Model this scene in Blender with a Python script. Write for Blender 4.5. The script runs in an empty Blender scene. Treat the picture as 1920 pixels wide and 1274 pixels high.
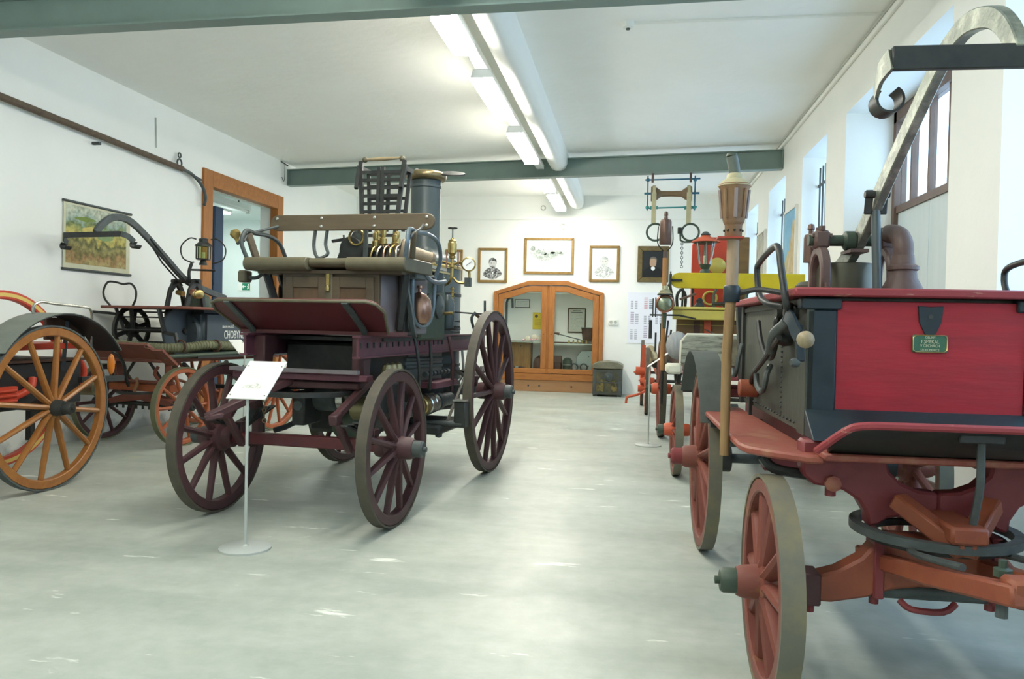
import bpy, bmesh, math, random
from mathutils import Vector, Matrix
random.seed(7)
SC = bpy.context.scene
COL = SC.collection
R = math.radians
pi = math.pi

# ------------------------------------------------------------ camera, world, exposure
YAW, PITCH, ROLL = R(8.96), R(-0.98), R(-1.26)
def camera():
    cy, sy, cp, sp, cr, sr = math.cos(YAW), math.sin(YAW), math.cos(PITCH), math.sin(PITCH), math.cos(ROLL), math.sin(ROLL)
    r = Vector((cy, sy, 0)); f = Vector((-sy*cp, cy*cp, sp)); d = -(r.cross(f))
    r2 = r*cr + d*sr; d2 = d*cr - r*sr
    m = Matrix(((r2.x, -d2.x, -f.x, 0), (r2.y, -d2.y, -f.y, 0), (r2.z, -d2.z, -f.z, 1.35), (0, 0, 0, 1)))
    cd = bpy.data.cameras.new('camera'); cd.sensor_width = 36; cd.lens = 36*1450/1920
    cd.clip_start = .05; cd.clip_end = 200
    o = bpy.data.objects.new('camera', cd); o.matrix_world = m; COL.objects.link(o); SC.camera = o
camera()
W = bpy.data.worlds.new('world'); SC.world = W; W.use_nodes = True
W.node_tree.nodes['Background'].inputs[0].default_value = (.47, .70, 1.0, 1)
W.node_tree.nodes['Background'].inputs[1].default_value = 4.0
SC.view_settings.view_transform = 'Standard'; SC.view_settings.look = 'None'
SC.view_settings.gamma = 1; SC.view_settings.use_curve_mapping = False
SC.view_settings.exposure = 0.55
TUBE_STRENGTH = 44.0
SC.cycles.use_denoising = True
SC.cycles.max_bounces = 14; SC.cycles.diffuse_bounces = 12; SC.cycles.transparent_max_bounces = 16
SC.cycles.sample_clamp_indirect = 6

# ------------------------------------------------------------ materials
MATS = {}
def mat(name, c, rough=.6, metal=0, c2=None, scale=8, bump=0, bscale=None, stretch=None, lo=.35, hi=.7, emit=None, detail=6):
    """principled material; c2 = second colour mixed in by noise; stretch = noise scale per axis"""
    if name in MATS: return MATS[name]
    m = bpy.data.materials.new(name); m.use_nodes = True; MATS[name] = m
    nt = m.node_tree; N = nt.nodes; L = nt.links; b = N['Principled BSDF']
    b.inputs['Base Color'].default_value = (*c, 1); b.inputs['Roughness'].default_value = rough; b.inputs['Metallic'].default_value = metal; b.inputs['Specular IOR Level'].default_value = .36
    if emit: b.inputs['Emission Color'].default_value = (*emit[0], 1); b.inputs['Emission Strength'].default_value = emit[1]
    if c2 or bump:
        tc = N.new('ShaderNodeTexCoord'); mp = N.new('ShaderNodeMapping'); L.new(tc.outputs['Object'], mp.inputs[0])
        if stretch: mp.inputs['Scale'].default_value = stretch
    if c2:
        n = N.new('ShaderNodeTexNoise'); n.inputs['Scale'].default_value = scale; n.inputs['Detail'].default_value = detail; n.inputs['Roughness'].default_value = .65
        L.new(mp.outputs[0], n.inputs['Vector'])
        r = N.new('ShaderNodeValToRGB'); r.color_ramp.elements[0].position = lo; r.color_ramp.elements[1].position = hi
        r.color_ramp.elements[0].color = (*c, 1); r.color_ramp.elements[1].color = (*c2, 1)
        L.new(n.outputs[0], r.inputs[0]); L.new(r.outputs[0], b.inputs['Base Color'])
    if bump:
        n2 = N.new('ShaderNodeTexNoise'); n2.inputs['Scale'].default_value = bscale or scale*3; n2.inputs['Detail'].default_value = 5
        L.new(mp.outputs[0], n2.inputs['Vector'])
        bp = N.new('ShaderNodeBump'); bp.inputs['Strength'].default_value = bump; bp.inputs['Distance'].default_value = .02
        L.new(n2.outputs[0], bp.inputs['Height']); L.new(bp.outputs[0], b.inputs['Normal'])
    return m
def glassmat(name, tint=(.98, 1, .985), frost=0.0):
    m = bpy.data.materials.new(name); m.use_nodes = True; nt = m.node_tree; N = nt.nodes; L = nt.links
    N.remove(N['Principled BSDF']); out = N['Material Output']
    t = N.new('ShaderNodeBsdfTransparent'); t.inputs[0].default_value = (*tint, 1)
    g = N.new('ShaderNodeBsdfGlossy'); g.inputs['Roughness'].default_value = .03 + frost
    fr = N.new('ShaderNodeFresnel'); ge = N.new('ShaderNodeNewGeometry'); mr = N.new('ShaderNodeMapRange')  # same reflectance on both faces of a thin pane
    mr.inputs[3].default_value = 1.3; mr.inputs[4].default_value = 1/1.3; L.new(ge.outputs['Backfacing'], mr.inputs[0]); L.new(mr.outputs[0], fr.inputs[0])
    mx = N.new('ShaderNodeMixShader'); L.new(fr.outputs[0], mx.inputs[0]); L.new(t.outputs[0], mx.inputs[1]); L.new(g.outputs[0], mx.inputs[2])
    L.new(mx.outputs[0], out.inputs[0]); MATS[name] = m
    return m

# ------------------------------------------------------------ mesh builder
def V(*a): return Vector(a[0] if len(a) == 1 else a)
def frame(d):
    d = V(d).normalized(); u = d.cross(Vector((0, 0, 1)))
    if u.length < 1e-4: u = Vector((1, 0, 0))
    u.normalize(); return u, d.cross(u).normalized(), d
def spline(pts, k=6, closed=False):
    P = [V(p) for p in pts]; n = len(P); out = []
    rng = range(n if closed else n-1)
    for i in rng:
        if closed: a, b, c, d = P[(i-1) % n], P[i], P[(i+1) % n], P[(i+2) % n]
        else: a, b, c, d = P[max(i-1, 0)], P[i], P[i+1], P[min(i+2, n-1)]
        for j in range(k):
            t = j/k; out.append(.5*((2*b)+(c-a)*t+(2*a-5*b+4*c-d)*t*t+(3*b-a-3*c+d)*t**3))
    if not closed: out.append(P[-1])
    return out
class MB:
    def __init__(s): s.v = []; s.f = []
    def add(s, vs, fs):
        o = len(s.v); s.v += [V(v) for v in vs]; s.f += [tuple(i+o for i in f) for f in fs]; return s
    def box(s, x0, x1, y0, y1, z0, z1, M=None):
        vs = [V(x, y, z) for z in (z0, z1) for y in (y0, y1) for x in (x0, x1)]
        if M: vs = [M @ v for v in vs]
        return s.add(vs, [(0, 2, 3, 1), (4, 5, 7, 6), (0, 1, 5, 4), (2, 6, 7, 3), (0, 4, 6, 2), (1, 3, 7, 5)])
    def bar(s, p0, p1, w, h, up=(0, 0, 1)):
        p0, p1 = V(p0), V(p1); d = (p1-p0).normalized(); u = d.cross(V(up))
        if u.length < 1e-4: u = d.cross(Vector((1, 0, 0)))
        u.normalize(); n = u.cross(d)
        vs = [p+u*a*w/2+n*b*h/2 for p in (p0, p1) for a, b in ((-1, -1), (1, -1), (1, 1), (-1, 1))]
        return s.add(vs, [(0, 1, 2, 3), (7, 6, 5, 4), (0, 4, 5, 1), (1, 5, 6, 2), (2, 6, 7, 3), (3, 7, 4, 0)])
    def cyl(s, p0, p1, r0, r1=None, n=16, cap=True):
        r1 = r0 if r1 is None else r1; p0, p1 = V(p0), V(p1); u, w, d = frame(p1-p0)
        vs = [p+(u*math.cos(2*pi*i/n)+w*math.sin(2*pi*i/n))*r for p, r in ((p0, r0), (p1, r1)) for i in range(n)]
        fs = [(i, (i+1) % n, n+(i+1) % n, n+i) for i in range(n)]
        if cap: fs += [tuple(range(n-1, -1, -1)), tuple(range(n, 2*n))]
        return s.add(vs, fs)
    def lathe(s, prof, p=(0, 0, 0), d=(0, 0, 1), n=24, closed=False):
        """prof = [(r, h)...] about axis d from p"""
        p = V(p); u, w, d = frame(d); m = len(prof)
        vs = [p+d*h+(u*math.cos(2*pi*i/n)+w*math.sin(2*pi*i/n))*r for r, h in prof for i in range(n)]
        fs = []
        for k in range(m if closed else m-1):
            k2 = (k+1) % m
            fs += [(k*n+i, k*n+(i+1) % n, k2*n+(i+1) % n, k2*n+i) for i in range(n)]
        if not closed: fs += [tuple(range(n-1, -1, -1)), tuple((m-1)*n+i for i in range(n))]
        return s.add(vs, fs)
    def sphere(s, c, r, n=14, sc=(1, 1, 1)):
        m = max(6, n//2); c = V(c); vs = []; 
        for k in range(m+1):
            a = pi*k/m
            for i in range(n): vs.append(c+V(math.sin(a)*math.cos(2*pi*i/n)*r*sc[0], math.sin(a)*math.sin(2*pi*i/n)*r*sc[1], math.cos(a)*r*sc[2]))
        return s.add(vs, [(k*n+i, (k+1)*n+i, (k+1)*n+(i+1) % n, k*n+(i+1) % n) for k in range(m) for i in range(n)])
    def sweep(s, pts, sec, closed=False, up=None, cap=True):
        """sec = section polygon (u, w) or function t -> polygon; up = fixed side vector for u"""
        P = [V(p) for p in pts]; n = len(P); vs = []; last = None
        for i, p in enumerate(P):
            a = P[i-1] if (i or closed) else P[i]; b = P[(i+1) % n] if (i < n-1 or closed) else P[i]
            d = (b-a).normalized()
            if up is not None:
                u = V(up); u = (u-d*u.dot(d)); u.normalize()
            elif last is None:
                u, _, _ = frame(d)
            else:
                u = last-d*last.dot(d); u.normalize()
            last = u; w = d.cross(u)
            S = sec(i/(n-1)) if callable(sec) else sec
            vs += [p+u*x+w*y for x, y in S]
        m = len(vs)//n; fs = []
        for i in range(n if closed else n-1):
            j = (i+1) % n
            fs += [(i*m+k, i*m+(k+1) % m, j*m+(k+1) % m, j*m+k) for k in range(m)]
        if cap and not closed: fs += [tuple(range(m-1, -1, -1)), tuple((n-1)*m+k for k in range(m))]
        return s.add(vs, fs)
    def tube(s, pts, r, n=8, closed=False, k=0):
        if k: pts = spline(pts, k, closed)
        if callable(r): sec = lambda t: [(r(t)*math.cos(2*pi*i/n), r(t)*math.sin(2*pi*i/n)) for i in range(n)]
        else: sec = [(r*math.cos(2*pi*i/n), r*math.sin(2*pi*i/n)) for i in range(n)]
        return s.sweep(pts, sec, closed)
    def band(s, pts, side, w, t, k=0, closed=False):
        if k: pts = spline(pts, k, closed)
        return s.sweep(pts, [(-w/2, -t/2), (w/2, -t/2), (w/2, t/2), (-w/2, t/2)], closed, up=side)
    def prism(s, poly, o, u, w, t):
        """extrude a 2-D outline: o + u*a + w*b, thickness vector t"""
        o, u, w, t = V(o), V(u), V(w), V(t); n = len(poly)
        a = [o+u*x+w*y for x, y in poly]; vs = a+[p+t for p in a]
        return s.add(vs, [tuple(range(n-1, -1, -1)), tuple(range(n, 2*n))]+[(i, (i+1) % n, n+(i+1) % n, n+i) for i in range(n)])
    def ring(s, c, d, r, t, n=28, m=8):
        u, w, d = frame(d); c = V(c)
        return s.tube([c+(u*math.cos(2*pi*i/n)+w*math.sin(2*pi*i/n))*r for i in range(n)], t, m, True)
    def mesh(s, name, bevel=0, seg=1, angle=38):
        bm = bmesh.new(); vs = [bm.verts.new(v) for v in s.v]
        for f in s.f:
            try: bm.faces.new([vs[i] for i in f])
            except ValueError: pass
        bmesh.ops.remove_doubles(bm, verts=bm.verts, dist=1e-6)
        bmesh.ops.recalc_face_normals(bm, faces=bm.faces)
        if bevel:
            es = [e for e in bm.edges if len(e.link_faces) == 2 and e.calc_face_angle(0) > .6]
            bmesh.ops.bevel(bm, geom=es, offset=bevel, segments=seg, affect='EDGES', clamp_overlap=True)
        me = bpy.data.meshes.new(name); bm.to_mesh(me); bm.free()
        me.polygons.foreach_set('use_smooth', [True]*len(me.polygons)); me.set_sharp_from_angle(angle=R(angle))
        return me
    def build(s, name, m, parent=None, bevel=0, loc=None, rot=None, label=None, seg=1):
        me = s.mesh(name, bevel, seg); me.materials.append(m)
        return put(name, me, parent, loc, rot, label)
def put(name, me, parent=None, loc=None, rot=None, label=None):
    o = bpy.data.objects.new(name, me); COL.objects.link(o); o.parent = parent
    if loc is not None: o.location = loc
    if rot is not None: o.rotation_euler = rot
    if label: o['label'] = label
    return o
def tag(o, label, cat, group=None):
    o['label'] = label; o['category'] = cat
    if group: o['group'] = group
    return o
def thing(name, label, cat, loc=(0, 0, 0), rz=0, group=None):
    o = bpy.data.objects.new(name, None); COL.objects.link(o); o.location = loc; o.rotation_euler = (0, 0, R(rz)); o.empty_display_size = .1
    return tag(o, label, cat, group)
def struct(o): o['kind'] = 'structure'; return o
def B(*a, **k): return MB().box(*a, **k)
def textmesh(body, size, m, parent, loc, rot, name='lettering', depth=.001, sx=1, align='CENTER', label=None):
    cu = bpy.data.curves.new(name, 'FONT'); cu.body = body; cu.size = size; cu.extrude = depth; cu.align_x = align; cu.align_y = 'CENTER'; cu.resolution_u = 3
    t = bpy.data.objects.new(name, cu); COL.objects.link(t); bpy.context.view_layer.update()
    me = bpy.data.meshes.new_from_object(t.evaluated_get(bpy.context.evaluated_depsgraph_get()))
    bpy.data.objects.remove(t); bpy.data.curves.remove(cu); me.materials.clear(); me.materials.append(m); me.name = name
    o = put(name, me, parent, loc, rot, label); o.scale = (sx, 1, 1); return o
def bolts(mb, pts, d, r=.012, h=.01, n=6):
    for p in pts: mb.cyl(V(p), V(p)+V(d).normalized()*h, r, r*.9, n)
    return mb
# shared wheel builder: axle along local x, felloe at x=0 --------------------------------------
WM = {}
def wheel(parent, x, y, r, side, mw, mt, mh, ns=12, rw=.06, rd=.075, hub=.085, hubout=.17, hubin=.12, name='wheel', spr=.021, mcap=None, dish=.02, ph=0, mns=None, label=None):
    """side=+1 outer face towards +x"""
    key = (r, ns, rw, rd, hub, hubout, hubin, spr, side, mw.name, mt.name, mh.name, mcap.name if mcap else '', dish)
    if key not in WM:
        ri = r-rd; t = .014
        fe = MB().lathe([(ri, -rw/2), (r-t, -rw/2), (r-t, rw/2), (ri+.004, rw/2)], d=(1, 0, 0), n=48, closed=True).mesh('wheel', .006)
        ty = MB().lathe([(r-t+.0005, -rw/2-.003), (r, -rw/2-.003), (r, rw/2+.003), (r-t+.0005, rw/2+.003)], d=(1, 0, 0), n=48, closed=True).mesh('tyre')
        sp = MB().sweep([(side*dish, 0, hub*.7), (side*dish*.9, 0, hub*1.25), (side*dish*.5, 0, hub+(ri-hub)*.5), (0, 0, ri+.01)],
                        lambda q: [((1.5-.55*q)*spr*math.cos(2*pi*i/8), (1.05-.2*q)*spr*math.sin(2*pi*i/8)) for i in range(8)], up=(1, 0, 0)).mesh('spoke')
        a, b = hubout, hubin
        hb = MB().lathe([(.04, -b), (hub*.72, -b), (hub*.78, -b+.02), (hub*.8, -.05), (hub*1.12, -.035), (hub*1.15, .035), (hub*.88, .045), (hub*.8, a*.6), (hub*.7, a*.72)] if side > 0 else
                        [(hub*.7, -a*.72), (hub*.8, -a*.6), (hub*.88, -.045), (hub*1.15, -.035), (hub*1.12, .035), (hub*.8, .05), (hub*.78, b-.02), (hub*.72, b), (.04, b)], d=(1, 0, 0), n=24).mesh('hub')
        cp = MB().lathe([(hub*.62, side*a*.7), (hub*.62, side*a), (hub*.5, side*(a+.012)), (hub*.2, side*(a+.012)), (hub*.2, side*(a+.03)), (.004, side*(a+.032))], d=(1, 0, 0), n=20).mesh('hub_cap')
        fe.materials.append(mw); sp.materials.append(mns or mw); ty.materials.append(mt); hb.materials.append(mh); cp.materials.append(mcap or mt)
        WM[key] = (fe, ty, sp, hb, cp)
    fe, ty, sp, hb, cp = WM[key]
    w = put(name, fe, parent, (x, y, r), (ph, 0, 0), label)
    put('tyre', ty, w); put('hub', hb, w); put('hub_cap', cp, w)
    for i in range(ns): put('spoke', sp, w, rot=(2*pi*(i+.5)/ns, 0, 0))
    return w
# ------------------------------------------------------------ palette
wallp = mat('wall_paint', (.86, .87, .83), .9, c2=(.83, .84, .80), scale=1.2, bump=.06, bscale=25)
ceilp = mat('ceiling_paint', (.90, .905, .87), .92, c2=(.86, .865, .825), scale=.8, bump=.25, bscale=9)
bluewall = mat('side_room_paint', (.70, .76, .75), .9, c2=(.66, .72, .71), scale=1)
reveal = mat('reveal_paint', (.80, .84, .86), .9, c2=(.76, .81, .84), scale=1.5)
steelgreen = mat('green_grey_paint', (.20, .27, .245), .45, c2=(.18, .24, .22), scale=3)
fixt = mat('fixture_enamel', (.80, .82, .80), .4)
glow = mat('fluorescent_diffuser', (.9, .9, .9), .5, emit=((1.0, .96, .85), TUBE_STRENGTH))
pine = mat('orange_pine', (.40, .16, .04), .5, c2=(.29, .105, .025), scale=3, stretch=(6, 6, 1.2), bump=.05)
pineX = mat('orange_pine_cross', (.40, .16, .04), .5, c2=(.29, .105, .025), scale=3, stretch=(1.2, 6, 6), bump=.05)
winwood = mat('window_brown', (.16, .105, .08), .5, c2=(.13, .085, .065), scale=6)
rust = mat('rusty_pipe', (.085, .06, .045), .6, c2=(.14, .10, .06), scale=18, bump=.2)
iron = mat('black_iron', (.018, .021, .021), .45, c2=(.035, .037, .034), scale=14)
irong = mat('grey_iron', (.075, .09, .09), .5, c2=(.045, .055, .055), scale=12, bump=.1)
paneglass = glassmat('window_glass')
panel = mat('door_panel_paint', (.62, .70, .72), .6, c2=(.55, .64, .66), scale=5, stretch=(1, 1, .2))
whiteplastic = mat('white_plastic', (.80, .81, .76), .5)
greyplastic = mat('grey_plastic', (.45, .47, .43), .5)

def floormat():
    m = bpy.data.materials.new('concrete_floor'); m.use_nodes = True; nt = m.node_tree; N = nt.nodes; L = nt.links; b = N['Principled BSDF']
    tc = N.new('ShaderNodeTexCoord'); 
    def noise(sc, st=(1, 1, 1), det=6):
        mp = N.new('ShaderNodeMapping'); mp.inputs['Scale'].default_value = st; L.new(tc.outputs['Object'], mp.inputs[0])
        n = N.new('ShaderNodeTexNoise'); n.inputs['Scale'].default_value = sc; n.inputs['Detail'].default_value = det; n.inputs['Roughness'].default_value = .6
        L.new(mp.outputs[0], n.inputs['Vector']); return n.outputs[0]
    def ramp(x, a, b_, ca, cb):
        r = N.new('ShaderNodeValToRGB'); e = r.color_ramp.elements; e[0].position = a; e[1].position = b_; e[0].color = (*ca, 1); e[1].color = (*cb, 1); L.new(x, r.inputs[0]); return r.outputs[0]
    def mix(f, a, b_, mode='MIX'):
        q = N.new('ShaderNodeMix'); q.data_type = 'RGBA'; q.blend_type = mode; L.new(f, q.inputs[0]); L.new(a, q.inputs[6]); L.new(b_, q.inputs[7]); return q.outputs[2]
    base = ramp(noise(.55), .3, .7, (.37, .40, .365), (.475, .502, .45))
    strk = ramp(noise(1.1, (.55, 2.2, 1)), .42, .68, (1, 1, 1), (.72, .76, .75))
    q = N.new('ShaderNodeMix'); q.data_type = 'RGBA'; q.blend_type = 'MULTIPLY'; q.inputs[0].default_value = .75; L.new(base, q.inputs[6]); L.new(strk, q.inputs[7])
    fine = ramp(noise(9), .35, .7, (.9, .92, .9), (1.06, 1.06, 1.06))
    q2 = N.new('ShaderNodeMix'); q2.data_type = 'RGBA'; q2.blend_type = 'MULTIPLY'; q2.inputs[0].default_value = 1; L.new(q.outputs[2], q2.inputs[6]); L.new(fine, q2.inputs[7])
    scr = ramp(noise(2.4, (.7, 3.0, 1), 9), .645, .69, (0, 0, 0), (1, 1, 1))
    white = N.new('ShaderNodeRGB'); white.outputs[0].default_value = (.78, .80, .74, 1)
    c = mix(scr, q2.outputs[2], white.outputs[0])
    yel = ramp(noise(.9, (1, 1.4, 1), 3), .68, .8, (0, 0, 0), (.5, .5, .5)); yc = N.new('ShaderNodeRGB'); yc.outputs[0].default_value = (.52, .52, .30, 1)
    c = mix(yel, c, yc.outputs[0])
    L.new(c, b.inputs['Base Color'])
    rr = ramp(noise(1.7), .3, .7, (.30, .30, .30), (.5, .5, .5)); L.new(rr, b.inputs['Roughness'])
    bp = N.new('ShaderNodeBump'); bp.inputs['Strength'].default_value = .12; bp.inputs['Distance'].default_value = .01; L.new(noise(30), bp.inputs['Height']); L.new(bp.outputs[0], b.inputs['Normal'])
    return m
concrete = floormat()

XL, XR, YB, YF, ZC = -6.0, 2.06, 16.05, -3.2, 4.08
# floor runs under the walls, through the doorway and out to the gate line
struct(B(-9.2, 2.9, YF, YB+.9, -.12, 0).build('floor', concrete))
struct(B(XL-.35, XR+.75, YF, YB+.3, ZC, ZC+.15).build('ceiling', ceilp))
# left wall with the doorway
DY0, DY1, DZ = 10.2, 12.3, 3.27
wl = MB(); wl.box(XL-.3, XL, YF, DY0, 0, ZC); wl.box(XL-.3, XL, DY1, YB+.3, 0, ZC); wl.box(XL-.3, XL, DY0, DY1, DZ, ZC)
def dampwall():
    m = wallp.copy(); m.name = 'damp_wall_paint'; nt = m.node_tree; N = nt.nodes; L = nt.links; b = N['Principled BSDF']; src = b.inputs['Base Color'].links[0].from_socket
    tc = N.new('ShaderNodeTexCoord'); sp = N.new('ShaderNodeSeparateXYZ'); L.new(tc.outputs['Object'], sp.inputs[0]); n = N.new('ShaderNodeTexNoise'); n.inputs['Scale'].default_value = 2.5; n.inputs['Detail'].default_value = 8; L.new(tc.outputs['Object'], n.inputs['Vector'])
    a = N.new('ShaderNodeMath'); a.operation = 'MULTIPLY_ADD'; a.inputs[1].default_value = 1.1; a.inputs[2].default_value = -.42; L.new(n.outputs[0], a.inputs[0])
    s_ = N.new('ShaderNodeMath'); s_.operation = 'SUBTRACT'; L.new(a.outputs[0], s_.inputs[0]); L.new(sp.outputs['Z'], s_.inputs[1])
    r = N.new('ShaderNodeMapRange'); r.inputs[1].default_value = -.04; r.inputs[2].default_value = .08; L.new(s_.outputs[0], r.inputs[0])
    q = N.new('ShaderNodeMix'); q.data_type = 'RGBA'; L.new(r.outputs[0], q.inputs[0]); L.new(src, q.inputs[6]); q.inputs[7].default_value = (.50, .52, .50, 1); L.new(q.outputs[2], b.inputs['Base Color']); return m
struct(wl.build('wall_left', dampwall()))
# back wall with the alcove of the display cabinet
CX0, CX1, CZ = -2.78, -.78, 2.06
wb = MB(); wb.box(XL, CX0, YB, YB+.3, 0, ZC); wb.box(CX1, XR+.7, YB, YB+.3, 0, ZC); wb.box(CX0, CX1, YB, YB+.3, CZ, ZC); wb.box(CX0-.1, CX1+.1, YB+.62, YB+.7, 0, CZ+.1)
wb.box(CX0-.1, CX0, YB+.3, YB+.62, 0, CZ+.1); wb.box(CX1, CX1+.1, YB+.3, YB+.62, 0, CZ+.1); wb.box(CX0, CX1, YB+.3, YB+.62, CZ, CZ+.1)
struct(wb.build('wall_back', wallp))
struct(B(XL, XR+.7, YF-.2, YF, 0, ZC).build('wall_front', wallp))
# right wall, deep niches: (y0, y1, sill)
niches = [(-1.6, 1.0, 0), (2.15, 4.85, 0), (5.6, 8.25, 0), (9.05, 10.3, .95), (11.4, 12.8, .95), (13.85, 15.3, .95)]
wr = MB(); y = YF
for a, b, s in niches:
    wr.box(XR, XR+.62, y, a, 0, ZC); wr.box(XR, XR+.62, a, b, 3.57, ZC)
    if s: wr.box(XR, XR+.62, a, b, 0, s)
    y = b
wr.box(XR, XR+.62, y, YB, 0, ZC)
struct(wr.build('wall_right', wallp))
struct(B(XR-.035, XR, YF, YB, ZC-.075, ZC-.005).build('trim_1', wallp, bevel=.008))
struct(MB().box(XR-.05, XR-.035, YF, YB, ZC-.03, ZC-.02).build('trim_2', greyplastic))
# gates (large) and windows in the niches
for i, (a, b, s) in enumerate(niches):
    X = XR+.5; w = MB(); top = 3.57
    if not s:
        z0 = 2.62 if i == 2 else .9
        for yy in (a+.03, b-.03): w.box(X-.05, X+.06, yy-.05, yy+.05, 0, top)
        w.box(X-.05, X+.06, a, b, top-.12, top); w.box(X-.03, X+.05, a, b, z0-.07, z0); w.box(X-.03, X+.05, a, b, 0, .1)
        ny = 6
        for k in range(1, ny): w.box(X-.02, X+.04, a+(b-a)*k/ny-.02, a+(b-a)*k/ny+.02, z0, top-.1)
        o = struct(w.build('door_%d' % (i+2), winwood))
        n = 3
        for k in range(n): B(X-.01, X+.03, a+.08+(b-a-.16)*k/n+.005, a+.08+(b-a-.16)*(k+1)/n-.005, .1, z0-.07).build('panel', panel, o)
        for k in range(ny): B(X+.008, X+.014, a+.08*(k == 0)+(b-a)*k/ny+.02, a+(b-a)*(k+1)/ny-.02-.06*(k == ny-1), z0, top-.12).build('pane', paneglass, o)
    else:
        for yy in (a+.03, (a+b)/2, b-.03): w.box(X+.02, X+.09, yy-.03, yy+.03, s, top)
        for zz in (s+.03, s+(top-s)*.66, top-.04): w.box(X+.02, X+.09, a, b, zz-.03, zz+.03)
        o = struct(w.build('window_%d' % (i-2), winwood))
        for k in range(2):
            for j in range(2):
                za, zb = ((s+.06, s+(top-s)*.66-.03), (s+(top-s)*.66+.03, top-.07))[j]
                B(X+.05, X+.056, a+.06 if k == 0 else (a+b)/2+.03, (a+b)/2-.03 if k == 0 else b-.06, za, zb).build('pane', paneglass, o)
        xb = XR+.2
        for k in range(8): MB().cyl((xb, a+(b-a)*(k+.5)/8, s), (xb, a+(b-a)*(k+.5)/8, 3.42), .011, n=8).build('window_bar', irong, o)
        for zz in (1.6, 2.5, 3.2): B(xb-.012, xb+.004, a, b, zz-.015, zz+.015).build('cross_bar', irong, o)
# doorway on the left: casing and jambs
dj = MB()
o = struct(B(XL-.1, XL+.035, DY0-.2, DY0+.04, 0, DZ+.2).build('door_1', pine, bevel=.006))
B(XL-.1, XL+.035, DY1-.04, DY1+.17, 0, DZ+.2).build('jamb', pine, o, bevel=.006)
B(XL-.1, XL+.035, DY0+.04, DY1-.04, DZ-.03, DZ+.2).build('lintel', pineX, o, bevel=.006)
# side room seen through the doorway
sr = MB(); sr.box(-9.1, -9.0, 8, 15.5, 0, 3.5); sr.box(-9.0, XL-.3, 15.2, 15.3, 0, 3.5); sr.box(-9.0, XL-.3, 8.2, 8.3, 0, 3.5)
struct(sr.build('wall_side_room', bluewall))
struct(B(-9.1, XL-.3, 8, 15.5, 3.45, 3.55).build('ceiling_side_room', bluewall))
# ------------------------------------------------------------ beams, lamps, ceiling fittings
def ibeam(y0, y1, label):
    g = thing('steel_beam', label, 'beam', (XL, y0, 3.7)); d = V(XR-XL, y1-y0, 0); g.rotation_euler = (0, 0, math.atan2(d.y, d.x)); L_ = d.length
    B(-.02, L_+.02, -.008, .008, .012, .27).build('web', steelgreen, g)
    B(-.02, L_+.02, -.075, .075, 0, .014).build('bottom_flange', steelgreen, g)
    B(-.02, L_+.02, -.075, .075, .268, .282).build('top_flange', steelgreen, g)
    for x in (.0, L_-.012): B(x, x+.012, -.07, .07, .014, .268).build('end_plate', steelgreen, g)
ibeam(5.78, 5.60, 'grey-green steel beam across the top edge of the picture, nearest the camera')
ibeam(12.72, 11.68, 'grey-green steel beam below the ceiling behind the steam engine chimney')
lamps = [(-.9, .5, 'rearmost of the row, behind the camera'), (1.4, 2.8, 'above the camera, outside the picture'), (3.6, 5.2, 'hidden by the front beam, just above the picture'), (5.86, 6.62, 0), (7.38, 8.74, 1), (9.5, 11.1, 2), (12.55, 13.5, 3), (13.95, 15.6, 4)]
lab = ['white fluorescent ceiling lamp nearest the front beam, largest in view', 'white fluorescent ceiling lamp, second from the front beam', 'white fluorescent ceiling lamp just before the rear beam',
       'white fluorescent ceiling lamp just behind the rear beam', 'white fluorescent ceiling lamp closest to the back wall']
for a, b, k in lamps:
    g = thing('fluorescent_lamp', lab[k] if isinstance(k, int) else 'white fluorescent ceiling lamp '+k, 'lamp', (-1.52, (a+b)/2, 3.7), group='ceiling lamps in one row')
    h = (b-a)/2
    MB().prism([(-.1, 0), (.1, 0), (.1, .05), (-.1, .05)], (0, -h, 0), (1, 0, 0), (0, 0, 1), (0, 2*h, 0)).build('diffuser', glow, g, bevel=.012)
    MB().prism([(-.108, .051), (.108, .051), (.085, .13), (-.085, .13)], (0, -h, 0), (1, 0, 0), (0, 0, 1), (0, 2*h, 0)).build('housing', fixt, g)
    for s in (1,): B(-.103, .103, s*(h+.006)-.005, s*(h+.006)+.005, -.003, .1).build('end_shield', fixt, g)  # opaque plate added at the far end to shade the back wall
tag(B(-1.58, -1.46, -1.2, 15.7, 3.832, 3.9).build('lamp_rail', fixt, bevel=.004), 'long white steel rail carrying the row of ceiling lamps', 'rail')
duct = MB(); duct.prism([(-.13, .3), (-.13, .12)]+[(.02+.15*math.cos(a), .15+.15*math.sin(a)) for a in [pi+pi*.15*i/1 for i in range(0)]]+[(-.1, .05), (-.03, .01), (.05, .01), (.12, .05), (.15, .12), (.15, .3)], (-1.24, -3.1, 3.78), (1, 0, 0), (0, 0, 1), (0, 19.1, 0))
tag(duct.build('ceiling_duct', wallp), 'white boxed duct along the ceiling beside the row of lamps', 'duct')
sd = thing('smoke_detector', 'small white smoke detector on the ceiling with a cable strip', 'smoke detector', (-.12, 7.0, ZC))
MB().lathe([(.055, 0), (.055, -.02), (.048, -.045), (.03, -.055), (.002, -.055)], n=20).build('body', whiteplastic, sd)
MB().lathe([(.02, -.054), (.018, -.066), (.002, -.068)], n=12).build('sensor', irong, sd)
tag(B(-.06, XR-.03, 6.985, 7.015, ZC-.018, ZC-.001).build('cable_strip', whiteplastic), 'thin white cable strip from the smoke detector to the right wall', 'cable')
tag(B(XL+.1, XR-.05, YB-.014, YB-.001, 3.585, 3.605).build('cable_strip', whiteplastic), 'thin white cable strip along the back wall above the pictures', 'cable')
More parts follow.
